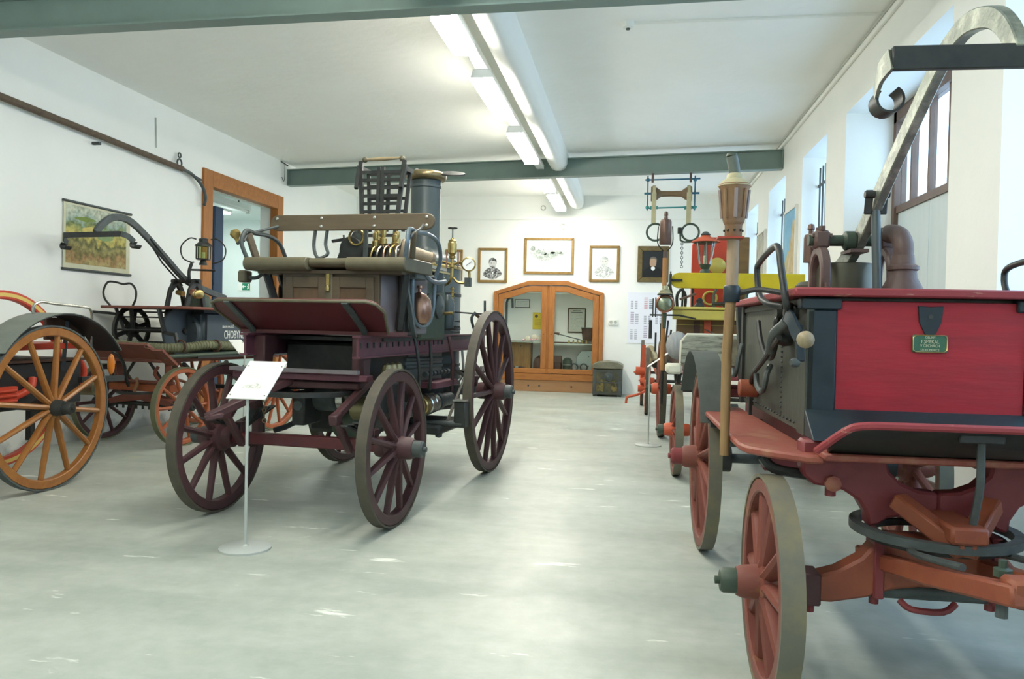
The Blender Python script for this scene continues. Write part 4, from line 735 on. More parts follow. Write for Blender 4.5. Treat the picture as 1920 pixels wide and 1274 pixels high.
MB().prism([(.48, .955), (.48, .86), (.47, .82), (.43, .79), (.38, .785), (.33, .775), (.275, .74), (.245, .69), (.24, .645), (.2, .655), (.17, .68), (.1, .69), (0, .68), (0, .78), (.07, .785), (.13, .81), (.17, .85), (.175, .87), (.175, .955)], (0, -.04, 0), (1, 0, 0), (0, 0, 1), (0, .08, 0)).build('bolster', redd, G, bevel=.01)
B(-.2, .2, -.04, .04, .90, .955).build('bolster_rail', redd, G, bevel=.008)
for x in (-.37, .37):
    MB().lathe([(.03, 0), (.03, .02), (.02, .025)], p=(x, -.04, .80), d=(0, -1, 0), n=8).build('bolster_bolt', redw, G); MB().cyl((x, -.02, .75), (x, -.02, .80), .02, n=8).build('bolt_stud', redd, G)
MB().lathe([(.25, 0), (.285, 0), (.285, .03), (.25, .03)], p=(0, 0, .625), n=44, closed=True).build('turntable_ring', irong, G); MB().lathe([(.21, 0), (.235, 0), (.235, .025), (.21, .025)], p=(0, 0, .60), n=40, closed=True).build('lower_ring', iron, G)
B(-.06, .06, -.3, .05, .66, .72, M=Matrix.Translation((0, 0, .0)) @ Matrix.Rotation(R(0), 4, 'X')).build('pole_block', redo, G, bevel=.01)
MB().bar((-.16, -.08, .76), (.0, -.26, .63), .07, .06).build('ring_stay', redo, G, bevel=.008); MB().bar((.16, -.08, .76), (.0, -.26, .63), .07, .06).build('ring_stay', redo, G, bevel=.008)
# futchells running out to the pole, towards the camera
for s in (-1, 1):
    MB().sweep([(s*.2, .15, .50), (s*.17, -.05, .52), (s*.14, -.35, .57), (s*.1, -.65, .63), (s*.085, -.8, .66)], [(-.03, -.03), (.03, -.03), (.03, .03), (-.03, .03)], up=(1, 0, 0)).build('futchell', redo, G, bevel=.008)
    MB().tube([(s*.12, -.1, .60), (s*.17, -.3, .625), (s*.13, -.55, .66)], .012, 8, k=4).build('futchell_iron', irong, G)
B(-.11, .11, -.80, -.72, .63, .70).build('pole_socket', redo, G, bevel=.01)
for x in (-.09, .09): MB().lathe([(.025, 0), (.025, .02), (.012, .025), (.012, .045)], p=(x, -.70, .685), n=8).build('socket_bolt', dkgreen, G); MB().cyl((x, -.70, .57), (x, -.70, .615), .017, n=8).build('bolt_nut', irong, G)
MB().tube([(-.13, -.06, .39), (-.1, -.09, .37), (0, -.1, .37), (.05, -.08, .395)], .012, 8, k=3).build('bed_clip', redd, G)
# dashboard / footboard at the front
db = [(-.42, -.16, .925), (.42, -.16, .925), (.475, -.25, .95), (.45, -.30, 1.0), (.38, -.33, 1.045), (-.36, -.33, 1.045), (-.41, -.31, 1.025), (-.45, -.27, .975)]
MB().add([V(c) for c in db]+[V(c)+V(0, .022, .012) for c in db], [tuple(range(7, -1, -1)), tuple(range(8, 16))]+[(i, (i+1) % 8, 8+(i+1) % 8, 8+i) for i in range(8)]).build('dashboard', iron, G, bevel=.004)
MB().tube([(-.47, -.22, .945), (-.45, -.26, .975), (-.41, -.31, 1.022), (-.36, -.33, 1.046), (-.2, -.335, 1.05), (.2, -.335, 1.05), (.38, -.33, 1.045), (.45, -.27, .97)], .014, 8, k=4).build('dashboard_rim', redrim, G)
B(-.44, .44, -.2, .12, .905, .93).build('footboard', redw, G, bevel=.006)
MB().tube([(.02, -.3, 1.03), (.03, -.28, .98), (.035, -.27, .85), (.03, -.24, .70), (.045, -.25, .655)], .013, 8, k=5).build('dashboard_stay', irong, G); B(-.05, .09, -.315, -.3, 1.0, 1.03).build('stay_plate', iron, G, bevel=.004)
MB().lathe([(.022, 0), (.022, .02), (.012, .022), (.012, .04)], p=(.03, -.26, .655), n=8).build('stay_nut', irong, G)
# side steps
for s in (-1, 1):
    st = [(s*.42, -.13), (s*.48, -.12), (s*.60, -.02), (s*.665, .06), (s*.68, .14), (s*.67, 1.6), (s*.44, 1.6)]
    MB().prism(st, (0, 0, .88), (1, 0, 0), (0, 1, 0), (0, 0, .03)).build('side_step', redw, G, bevel=.008)
    B(s*.55-.11, s*.55+.11, .5, .55, .84, .88).build('step_bracket', irong, G); MB().tube([(s*.3, .03, .80), (s*.45, .03, .815), (s*.56, .05, .83), (s*.60, .06, .87)], .02, 8, k=3).build('step_iron', iron, G)
    MB().bar((s*.40, 1.2, .855), (s*.66, 1.2, .855), .05, .03).build('step_bearer', iron, G)
    # fender over the rear wheel
    MB().band([(s*.625, 1.93-.72*math.cos(a), .56+.66*math.sin(a)) for a in [R(26+i*8) for i in range(16)]], (1, 0, 0), .15, .006).build('fender', mat('grey_green_tin', (.055, .065, .06), .5, c2=(.08, .09, .08), scale=9), G)
B(-.25, .25, 1.88, 1.98, .50, .64).build('rear_axle_bed', redd, G, bevel=.01); MB().cyl((-.56, 1.93, .56), (.56, 1.93, .56), .03, n=12).build('rear_axle', irong, G)
for s in (-1, 1): MB().bar((s*.28, .0, .87), (s*.28, 2.2, .87), .07, .09).build('frame_beam', redd, G, bevel=.01)
for s in (-1, 1): MB().band([(s*.36, 1.93-.45, .84), (s*.36, 1.93-.2, .72), (s*.36, 1.93, .68), (s*.36, 1.93+.2, .72), (s*.36, 1.93+.45, .84)], (1, 0, 0), .05, .04, k=4).build('leaf_spring', iron, G)
# water box
B(-.44, .44, .12, 1.55, .955, 1.49).build('water_box', tankm, G, bevel=.006)
B(-.335, .335, .088, .12, 1.055, 1.475).build('front_panel', redp, G, bevel=.003)
for s in (-1, 1):
    B(s*.39-.055, s*.39+.055, .08, .125, .955, 1.44).build('corner_iron', navyp, G, bevel=.006); B(s*.385-.085, s*.385+.065, .072, .14, 1.44, 1.485).build('corner_cap', navyp, G, bevel=.006)
    B(s*.42, s*.447, .08, .2, .955, 1.46).build('corner_return', navyp if s > 0 else tankm, G)
MB().prism([(-.06, .955), (.1, .955), (.1, 1.06), (.085, 1.06)], (-.445, 0, 0), (0, 1, 0), (0, 0, 1), (.89, 0, 0)).build('skirt', navyp, G, bevel=.003)
for z0 in (.98,):
    for k in range(22): MB().sphere((-.443, .52, 1.0+k*.022), .0055, 6).build('rivet', irong, G)
    for k in range(20): MB().sphere((-.443, .2+k*.065, .985), .0055, 6).build('rivet', irong, G)
B(-.447, -.438, .12, 1.55, 1.455, 1.475).build('box_moulding', tankm, G)
B(-.50, .50, .04, 1.62, 1.49, 1.522).build('deck', redrim, G, bevel=.006)
for s in (-1, 1): MB().prism([(.6, 0), (1.58, 0), (1.5, -.08*s*0), (.7, 0)], (0, 0, 0), (0, 1, 0), (1, 0, 0), (0, 0, .01)) if False else None
# shield badge and maker's plate
MB().prism([(-.045, .06), (0, .057), (.045, .06), (.04, .0), (.02, -.045), (0, -.062), (-.02, -.045), (-.04, .0)], (0, .082, 1.40), (1, 0, 0), (0, 0, 1), (0, .008, 0)).build('shield_badge', navyp, G, bevel=.002)
MB().cyl((0, .080, 1.42), (0, .084, 1.42), .009, n=12).build('key_hole', ink, G)
pl = B(-.062, .062, .081, .089, 1.285, 1.352).build('makers_plate', mat('plate_green', (.045, .14, .085), .4, c2=(.03, .10, .06), scale=20), G, bevel=.004, label='green maker\'s plate with raised lettering')
MB().tube([(-.06, .0805, 1.295), (-.05, .0805, 1.287), (.05, .0805, 1.287), (.06, .0805, 1.295), (.06, .0805, 1.342), (.05, .0805, 1.35), (-.05, .0805, 1.35), (-.06, .0805, 1.342)], .002, 5, True).build('plate_rim', brass, pl)
for k, (t, sz) in enumerate((('OBLINY', .013), ('F.SMEKAL', .019), ('V ČECHÁCH', .0155), ('U OLOMOUCE', .0125))): textmesh(t, sz, mat('pale_brass', (.55, .55, .38), .4, .4), pl, (0, .0805, 1.3415-k*.0155), (pi/2, 0, 0), sx=.8)
# ironwork on the left side of the box
MB().tube([(-.46, .30, 1.46), (-.50, .18, 1.45), (-.52, .10, 1.46), (-.53, .16, 1.60), (-.53, .22, 1.685), (-.53, .34, 1.70), (-.53, .62, 1.665), (-.53, .68, 1.63), (-.525, .64, 1.52), (-.51, .52, 1.475), (-.46, .42, 1.46)], .014, 10, k=5).build('grab_rail', iron, G)
MB().tube([(.46, .30, 1.46), (.50, .18, 1.45), (.52, .10, 1.46), (.53, .16, 1.60), (.53, .24, 1.67), (.53, .62, 1.66), (.53, .68, 1.6), (.52, .6, 1.5), (.46, .45, 1.46)], .014, 10, k=5).build('grab_rail', iron, G)
for y in (.24, .38): MB().lathe([(.03, 0), (.03, .02), (.018, .03), (.018, .06)], p=(-.44, y, 1.43), d=(-1, 0, 0), n=10).build('rail_socket', iron, G)
MB().tube([(-.46, .46, 1.42), (-.49, .42, 1.40), (-.485, .44, 1.34), (-.49, .44, 1.28), (-.49, .52, 1.235), (-.49, .66, 1.25), (-.49, .78, 1.32), (-.49, .84, 1.40)], .012, 8, k=5).build('hose_hook', iron, G)
MB().tube([(-.47, 1.10, 1.075), (-.50, .9, 1.14), (-.51, .62, 1.21), (-.51, .38, 1.29), (-.51, .26, 1.33)], .012, 8, k=3).build('brake_rod', iron, G)
MB().tube([(-.51, .44, 1.27), (-.515, .34, 1.34), (-.50, .22, 1.38), (-.50, .16, 1.40)], .022, 10, k=4).build('rod_bearing', irong, G); MB().lathe([(.035, 0), (.04, .03), (.03, .06)], p=(-.44, .36, 1.33), d=(-1, 0, 0), n=12).build('bearing_boss', iron, G)
cr_ = MB().band([(-.51, .14, 1.42), (-.51, .06, 1.40), (-.505, .0, 1.355), (-.50, -.04, 1.335)], (.2, 0, 1), .05, .012, k=4).build('crank_arm', navyp, G); MB().sphere((-.49, -.09, 1.325), .032, 16).build('crank_knob', mat('pale_wood_knob', (.33, .27, .17), .45, c2=(.22, .17, .10), scale=20), cr_); MB().cyl((-.50, -.03, 1.33), (-.49, -.07, 1.326), .012, n=8).build('knob_pin', iron, cr_)
MB().bar((-.47, .1, 1.38), (-.47, .06, 1.24), .03, .014).build('stop_bracket', navyp, G, bevel=.003); MB().lathe([(.018, 0), (.018, .02), (.01, .03)], p=(-.48, .07, 1.235), d=(-1, -.5, 0), n=8).build('stop_nut', irong, G)
MB().tube([(-.47, .62, 1.20), (-.49, .60, 1.16), (-.50, .60, 1.10), (-.50, .68, 1.075), (-.50, .78, 1.10), (-.50, .80, 1.15)], .013, 8, k=4).build('tool_hook', irong, G)
MB().tube([(-.47, 1.42, 1.28), (-.49, 1.40, 1.2), (-.50, 1.40, 1.13), (-.50, 1.48, 1.10), (-.50, 1.56, 1.13)], .013, 8, k=4).build('tool_hook', irong, G)
MB().cyl((-.44, 1.08, 1.06), (-.535, 1.08, 1.06), .045, n=16).build('wooden_bung', redo, G, bevel=.006)
B(-.46, -.445, 1.2, 1.24, .91, 1.1).build('side_strap', iron, G)
B(-.455, -.44, 1.5, 1.56, .95, 1.5).build('rear_post', iron, G); MB().bar((-.43, 1.75, 1.5), (-.40, 1.72, .93), .07, .05, (1, 0, 0)).build('rear_stay', iron, G)
# pump on deck
def arch(x, s):
    P = [(-.125, 0)]+[(.125*math.cos(a)*-1, .085+.14*math.sin(a)) for a in [pi*i/12 for i in range(13)]]+[(.125, 0), (.085, 0)]+[(.085*math.cos(a), .085+.095*math.sin(a)) for a in [pi*i/12 for i in range(13)]]+[(-.085, 0)]
    return MB().prism(P, (x-.022, .80, 1.535), (0, 1, 0), (0, 0, 1), (.044, 0, 0)).build('pump_arch', castb, G, bevel=.008)
for x, s in ((-.225, -1), (.065, 1)):
    arch(x, s); B(x-.05, x+.05, .62, .98, 1.522, 1.54).build('arch_foot', castb, G, bevel=.006)
    B(x-.035, x+.035, .755, .845, 1.745, 1.83).build('bearing_block', castb, G, bevel=.012); MB().box(x-.045, x+.045, .765, .835, 1.80, 1.815).build('bearing_cap', castb, G)
    for yy in (.77, .83): MB().cyl((x, yy, 1.83), (x, yy, 1.85), .014, n=6).build('cap_nut', castb, G)
    for yy in (.66, .94): MB().lathe([(.02, 0), (.02, .02), (.012, .022), (.012, .04)], p=(x+.04*s*0, yy, 1.54), n=6).build('foot_nut', castb, G)
MB().cyl((-.28, .8, 1.785), (.12, .8, 1.785), .026, n=14).build('rocker_shaft', dkgreen, G)
MB().lathe([(.03, 0), (.045, .01), (.045, .05), (.03, .06)], p=(-.125, .8, 1.785), d=(1, 0, 0), n=16).build('shaft_collar', dkgreen, G)
B(-.12, .18, .45, 1.1, 1.522, 1.545).build('base_plate', castb, G, bevel=.006)
for x in (.075,):
    MB().lathe([(.085, 1.545), (.08, 1.56), (.06, 1.60), (.056, 1.63), (.066, 1.635), (.066, 1.65), (.05, 1.66), (.045, 1.70)], p=(x, .60, 0), n=22).build('outlet_base', castb, G)
    MB().tube([(x, .60, 1.68), (x, .60, 1.74), (x-.005, .64, 1.79), (x-.02, .72, 1.81)], .042, 14, k=4).build('outlet_elbow', castb, G)
MB().lathe([(.135, 1.522), (.135, 1.66), (.13, 1.68), (.12, 1.685), (.11, 1.67), (.10, 1.665), (.003, 1.665)], p=(-.085, .9, 0), n=30).build('pump_cylinder', mat('dark_bronze', (.10, .095, .07), .4, .4, c2=(.07, .07, .05), scale=6), G)
MB().lathe([(.12, 1.522), (.12, 1.60), (.1, 1.62), (.02, 1.625)], p=(-.1, 1.3, 0), n=30).build('pump_cylinder', mat('dark_bronze', (.1, .095, .07)), G)
# rocking lever: seen rising towards the camera, with forked cross handles
LV = [(-.12, 1.40, 1.62), (-.1, 1.15, 1.635), (-.085, .95, 1.70), (-.07, .80, 1.79), (-.055, .60, 1.95), (-.03, .35, 2.17), (-.01, .12, 2.355), (0, .0, 2.42), (.01, -.12, 2.44), (.02, -.26, 2.40), (.02, -.36, 2.32), (.02, -.42, 2.23)]
MB().sweep(spline([(x+.02, y, z) for x, y, z in LV], 5), lambda t: [(-.02, -.045+.012*t), (.02, -.045+.012*t), (.02, .045-.012*t), (-.02, .045-.012*t)], up=(1, 0, 0)).build('pump_lever', steelw, G, bevel=.004)
hd = MB().bar((-.335, -.43, 2.215), (.40, -.43, 2.215), .022, .075).build('cross_handle', iron, G, bevel=.004)
for s in (-1, 1):
    MB().band([(.03+s*.365, -.43, 2.215), (.03+s*.375, -.36, 2.19), (.03+s*.36, -.27, 2.15)], (0, 0, 1), .07, .012, k=3).build('handle_return', steelw, hd)
    MB().band([(.03+s*(.325-.042*math.cos(a)), -.27, 2.125+.042*math.sin(a)) for a in [R(60-i*20) for i in range(15)]], (0, 1, 0), .08, .008).build('pole_hook', iron, hd)
MB().cyl((-.04, .56, 1.53), (-.04, .62, 1.93), .02, n=12).build('connecting_rod', boilerm, G)
fk = MB()
for x in (-.075, -.012): fk.bar((x, .61, 1.88), (x, .59, 1.985), .012, .034, (1, 0, 0))
fk.build('rod_fork', iron, G, bevel=.004); MB().cyl((-.095, .592, 1.965), (.008, .592, 1.965), .016, n=12).build('fork_pin', iron, G)
B(-.11, -.03, .72, .88, 1.725, 1.74).build('lever_strap', castb, G)
# oil can torch and canister standing on the engine
tc_ = thing('torch_canister', 'small brown torch canister behind the left pump arch of the red engine', 'torch', (.845, 3.98, 1.545)); MB().cyl((0, 0, 0), (0, 0, .17), .008, n=8).build('handle', castb, tc_); MB().lathe([(.034, .15), (.034, .27), (.03, .285), (.012, .29), (.012, .31), (.018, .312), (.014, .335), (.002, .34)], n=18).build('can', mat('brown_copper', (.15, .09, .07), .4, .6, c2=(.10, .07, .06), scale=9), tc_); MB().tube([(.036, 0, .27), (.04, 0, .18), (.02, 0, .12), (0, 0, .1)], .003, 6, k=3).build('wire', iron, tc_)
# pole lantern strapped to the engine
T1 = thing('pole_torch', 'long wooden pole torch with fluted ochre lantern head beside the red engine', 'torch', (.392, 3.40, .398), 0); T1.scale = (.705, .705, .705)
MB().tube([(0, -.02, .60), (0, 0, 1.2), (.018, 0, 1.6), (.02, 0, 1.95)], lambda t: .028+.006*t, 12).build('pole', ashw, T1)
MB().tube([(.02, 0, 1.56), (.02, 0, 1.92)], .036, 14).build('upper_pole', mat('bleached_wood', (.36, .26, .17), .5, c2=(.26, .18, .11), scale=5, stretch=(6, 6, 1)), T1)
MB().lathe([(.042, 0), (.05, .012), (.05, .088), (.042, .1)], p=(.02, 0, 1.525), n=16).build('pole_clamp', navyp, T1); MB().tube([(.05, 0, 1.575), (.15, -.03, 1.60), (.25, -.08, 1.59), (.34, -.14, 1.565)], .016, 8, k=4).build('clamp_arm', iron, T1)
def facet(prof, n=8): # octagonal lathe with ribs
    return MB().lathe(prof, p=(.02, 0, 0), n=n)
facet([(.052, 1.90), (.052, 1.99), (.06, 2.0), (.066, 2.02), (.066, 2.025), (.072, 2.05), (.082, 2.20), (.096, 2.22), (.096, 2.235), (.06, 2.235)]).build('lantern_body', oxred, T1, bevel=.003)
for k in range(8):
    a = 2*pi*k/8; c, s_ = math.cos(a), math.sin(a)
    MB().tube([(.02+.07*c, .07*s_, 2.03), (.02+.086*c, .086*s_, 2.2)], .011, 6).build('flute', oxred if k % 2 else mat('violet_grey_tin', (.26, .21, .20), .5), T1)
    for z in (1.955,): MB().sphere((.02+.053*c, .053*s_, z), .008, 6).build('pierced_boss', iron, T1)
facet([(.10, 2.222), (.075, 2.255), (.05, 2.268), (.046, 2.29), (.038, 2.30)]).build('lantern_roof', mat('cream_tin', (.40, .36, .22), .5), T1)
MB().tube([(.02, 0, 2.29), (.012, 0, 2.35), (.0, 0, 2.40)], .034, 14).build('chimney_pipe', mat('green_grey_tin', (.12, .14, .115), .45, c2=(.08, .1, .09), scale=8), T1); MB().lathe([(.03, 0), (.034, .004), (.03, .02), (.002, .022)], p=(0, 0, 2.40), n=12).build('pipe_cap', dkgreen, T1)
B(-.075, .075, -.07, .07, 1.905, 1.915).build('drip_tray', mat('red_tin', (.35, .05, .03), .5), T1)
# ------------------------------------------------------------ dark tank hand pump by the left wall
brownred = mat('brown_red_paint', (.20, .065, .042), .5, c2=(.15, .05, .035), scale=6, bump=.06)
orangew = mat('orange_wheel_paint', (.34, .095, .035), .5, c2=(.26, .07, .03), scale=8)
olivet = mat('olive_tyre', (.14, .15, .08), .6, c2=(.11, .11, .065), scale=6)
slate = mat('slate_blue_tank', (.062, .080, .095), .45, c2=(.05, .066, .08), scale=4)
hosem = mat('olive_hose', (.145, .15, .085), .6, c2=(.11, .115, .07), scale=9)
whitelet = mat('white_lettering', (.75, .77, .72), .6)
C = thing('tank_pump_engine', 'dark tank hand-pump fire engine with white village lettering by the left wall', 'fire engine', (-5.26, 7.675, 0), -10)
for s in (-1, 1):
    wheel(C, s*.535, 0, .42, s, orangew if s > 0 else maroon, olivet, iron, 10, rw=.06, rd=.065, hub=.07, hubout=.14, spr=.02, mcap=iron, label='smaller front wheel')
    wheel(C, s*.60, 1.5, .50, s, orangew, olivet, iron, 12, rw=.06, rd=.07, hub=.075, hubout=.15, spr=.02, mcap=iron, label='larger rear wheel')
MB().prism([(-.47, .39), (-.47, .45), (-.3, .50), (-.15, .54), (.15, .54), (.3, .50), (.47, .45), (.47, .39), (.25, .43), (0, .46), (-.25, .43)], (0, -.05, 0), (1, 0, 0), (0, 0, 1), (0, .1, 0)).build('axle_bed', brownred, C, bevel=.008)
B(-.42, .42, -.06, .06, .56, .645).build('bolster', orangew, C, bevel=.008); MB().cyl((-.5, -.09, .67), (.5, -.09, .67), .017, n=10).build('cross_rod', brownred, C)
MB().lathe([(.22, 0), (.26, 0), (.26, .025), (.22, .025)], p=(0, 0, .54), n=36, closed=True).build('turntable_ring', iron, C)
MB().tube([(.0, -.09, .70), (.02, -.1, .66), (0, -.1, .60), (-.02, -.1, .56)], .02, 8, k=4).build('rope_knot', mat('hemp', (.30, .16, .08), .8), C)
for k in range(9): MB().cyl((-.36+k*.09, -.0, .36), (-.36+k*.09, -.0, .40), .013, n=6).build('bed_nut', iron, C)
for s in (-1, 1):
    MB().bar((s*.34, -.1, .92), (s*.34, 1.9, .92), .07, .08).build('frame_beam', brownred, C, bevel=.008); MB().bar((s*.34, .0, .88), (s*.32, .02, .62), .07, .07).build('frame_post', brownred, C, bevel=.008)
    MB().bar((s*.1, -.02, .88), (s*.3, .0, .64), .02, .025).build('frame_stay', iron, C)
    MB().tube([(s*.30, -.1, .84), (s*.27, -.12, .76), (s*.30, -.06, .67)], .018, 8, k=3).build('spring_iron', brownred, C)
    MB().band([(s*.45, 1.5-.4, .80), (s*.45, 1.5-.2, .66), (s*.45, 1.5, .62), (s*.45, 1.5+.2, .66), (s*.45, 1.5+.4, .80)], (1, 0, 0), .045, .035, k=4).build('leaf_spring', iron, C)
MB().cyl((-.55, 1.5, .5), (.55, 1.5, .5), .03, n=10).build('rear_axle', iron, C); MB().cyl((-.5, 0, .42), (.5, 0, .42), .026, n=10).build('front_axle', iron, C)
# curved footboard in front
MB().sweep(spline([(-.52, 0, 0), (.40, 0, 0), (.47, 0, -.01), (.55, 0, -.05), (.68, 0, -.055)], 4), [(-.13, -.012), (.13, -.012), (.13, .012), (-.13, .012)], up=(0, .8, -.6)).build('footboard', brownred, C, loc=(0, -.34, 1.01))
B(-.50, .42, -.2, .0, .885, .915).build('foot_bearer', brownred, C, bevel=.006)
MB().tube([(-.02, -.4, 1.0), (.02, -.36, .96), (.04, -.3, .85), (-.02, -.22, .72), (-.06, -.14, .62)], .017, 8, k=4).build('footboard_stay', iron, C)
# deck and hose reel
MB().prism([(-.64, .02), (.54, -.02), (.62, .05), (.62, 1.35), (-.64, 1.35)], (0, 0, 1.455), (1, 0, 0), (0, 1, 0), (0, 0, .03)).build('deck', brownred, C, bevel=.006)
rc = (0, .3, 1.22)
rl = MB().lathe([(.22, -.012), (.265, -.02), (.265, .02), (.22, .012)], p=(-.47, .3, 1.22), d=(1, 0, 0), n=36, closed=True).build('reel', iron, C)
for k in range(6): a = 2*pi*k/6+.3; MB().bar((-.47, .3, 1.22), (-.47, .3+.24*math.cos(a), 1.22+.24*math.sin(a)), .02, .05).build('reel_spoke', iron, rl)
MB().lathe([(.27, -.01), (.28, 0), (.27, .02), (.05, .05), (.01, .05)], p=(.22, .3, 1.22), d=(1, 0, 0), n=36).build('reel_flange', slate, rl); MB().cyl((-.5, .3, 1.22), (.3, .3, 1.22), .03, n=12).build('reel_axle', iron, rl)
MB().lathe([(.06, -.03), (.09, -.02), (.09, .03), (.06, .04)], p=(-.47, .3, 1.22), d=(1, 0, 0), n=18).build('reel_boss', iron, rl)
for k in range(8): a = 2*pi*k/8; MB().cyl((-.47, .3+.2*math.cos(a), 1.22+.2*math.sin(a)), (.22, .3+.2*math.cos(a), 1.22+.2*math.sin(a)), .010, n=6).build('reel_bar', iron, rl)
MB().tube([(-.47, .18, 1.38), (-.6, .1, 1.40), (-.80, .0, 1.415)], .016, 8).build('reel_handle', iron, C); MB().sphere((-.82, .0, 1.417), .03, 10, (1.2, 1, 1)).build('handle_grip', irong, C)
for x in (-.52, -.3): MB().bar((x, .12, 1.46), (x+.05*(1 if x < -.4 else -1), .2, 1.2), .04, .03).build('reel_bracket', iron, C)
MB().bar((.20, .0, 1.46), (.28, .0, 1.2), .05, .03).bar((.28, .0, 1.2), (.42, .0, 1.18), .03, .04).bar((.42, .0, 1.2), (.47, .0, 1.05), .04, .03).build('brake_linkage', iron, C, bevel=.005)
# tank: rounded body with lettering on the right side
B(-.05, .44, .42, 1.75, .97, 1.455).build('water_tank', slate, C, bevel=.05, seg=3); B(-.45, -.0, .75, 1.75, .97, 1.455).build('rear_tank', iron, C, bevel=.02)
MB().cyl((.18, .42, 1.2), (.18, .36, 1.2), .23, n=32).build('tank_cover', slate, C, bevel=.012)
bolts(MB(), [(.18+.2*math.cos(2*pi*k/10), .36, 1.2+.2*math.sin(2*pi*k/10)) for k in range(10)], (0, -1, 0), .01, .01).build('cover_bolt', iron, C)
textmesh('CHOBYNĚ', .135, whitelet, C, (.4415, .93, 1.175), (pi/2, 0, pi/2), sx=.56, label='white painted village name')
textmesh('SBOR HASIČŮ', .038, whitelet, C, (.4415, .82, 1.27), (pi/2, 0, pi/2), sx=.85); textmesh('OBEC', .034, whitelet, C, (.4415, .80, 1.085), (pi/2, 0, pi/2))
# suction hose along the side
P = spline([(-.42, -.22, 1.09), (-.2, -.22, 1.07), (.1, -.24, 1.05), (.36, -.16, 1.04), (.52, .05, 1.045), (.58, .35, 1.07), (.60, .8, 1.05), (.60, 1.4, 1.05), (.56, 1.9, 1.06)], 9)
MB().tube(P, .048, 12).build('suction_hose', hosem, C)
for i in range(4, len(P)-2, 1): 
    d = (P[i+1]-P[i-1]).normalized(); MB().ring(P[i], d, .048, .007, 14, 5).build('hose_rib', hosem, C)
MB().cyl((-.46, -.22, 1.09), (-.40, -.22, 1.09), .06, n=12).build('hose_coupling', mat('dull_bronze', (.26, .22, .12)), C)
for x, y in ((.5, .0), (.60, .42)): MB().ring((x, y, 1.06), (0, 1, 0), .062, .012, 18, 6).build('hose_strap', leather, C)
MB().cyl((.62, -.35, .96), (.62, 1.7, .985), .022, n=12).build('side_rail', dkgreen, C)
B(.3, .64, .1, 1.7, .93, .955).build('side_board', iron, C)
MB().tube([(-.60, .12, 1.485), (-.66, .1, 1.56), (-.68, .1, 1.65), (-.62, .1, 1.745), (-.50, .1, 1.745), (-.40, .1, 1.725), (-.29, .1, 1.73), (-.22, .1, 1.66), (-.22, .1, 1.56), (-.28, .12, 1.485)], .012, 8, k=5).build('grab_rail', iron, C)
# pump gear and lever
for x in (-.14, .14): MB().prism([(-.17, 0), (-.12, .2), (-.04, .33), (.04, .33), (.12, .2), (.17, 0), (.11, 0), (.07, .17), (0, .25), (-.07, .17), (-.11, 0)], (x-.018, .62, 1.485), (0, 1, 0), (0, 0, 1), (.036, 0, 0)).build('pump_arch', iron, C, bevel=.006)
MB().cyl((-.2, .62, 1.79), (.2, .62, 1.79), .024, n=12).build('rocker_shaft', iron, C); MB().lathe([(.13, 1.485), (.13, 1.58), (.1, 1.63), (.06, 1.65), (.003, 1.655)], p=(0, .85, 0), n=24).build('pump_dome', dkgreen, C)
MB().tube([(.05, .66, 1.70), (.2, .5, 1.65), (.32, .42, 1.63)], .034, 12, k=3).build('outlet_pipe', mat('copper_red', (.36, .12, .07), .4, .5), C); MB().lathe([(.04, 0), (.05, .01), (.05, .05), (.04, .055), (.05, .07), (.05, .10), (.03, .11)], p=(.32, .42, 1.63), d=(1, -.5, 0), n=16).build('outlet_coupling', brass, C); MB().cyl((-.1, .60, 1.66), (.0, .58, 1.64), .03, n=12).build('side_outlet', brass, C)
LV2 = [(0, 1.3, 1.62), (0, .95, 1.70), (0, .62, 1.80), (0, .3, 2.03), (0, 0, 2.25), (0, -.18, 2.36), (0, -.32, 2.395), (0, -.46, 2.37), (0, -.58, 2.28), (0, -.64, 2.2)]
MB().sweep(spline(LV2, 5), [(-.02, -.035), (.02, -.035), (.02, .035), (-.02, .035)], up=(1, 0, 0)).build('pump_lever', irong, C, bevel=.004)
for x in (-.05, .05): MB().tube([(x*.4, .05, 2.22), (x, .3, 2.03-abs(x)), (x, .62, 1.74)], .009, 6).build('lever_truss', iron, C)
hd = MB().bar((-.40, -.66, 2.18), (.34, -.66, 2.18), .022, .055).build('cross_handle', iron, C, bevel=.004)
for s in (-1, 1):
    MB().band([(-.03+s*.37, -.66, 2.18), (-.03+s*.42, -.62, 2.16), (-.03+s*.44, -.56, 2.11)], (0, 0, 1), .055, .012, k=3).build('handle_return', irong, hd)
    MB().band([(-.03+s*.46-.035*math.cos(a), -.56, 2.08+.035*math.sin(a)) for a in [R(60-i*20) for i in range(13)]], (0, 1, 0), .08, .008).build('pole_hook', iron, hd)
MB().tube([(.05, .62, 1.80), (.06, .60, 1.9), (.08, .62, 2.0)], .02, 8, k=3).build('lantern_post', iron, C)
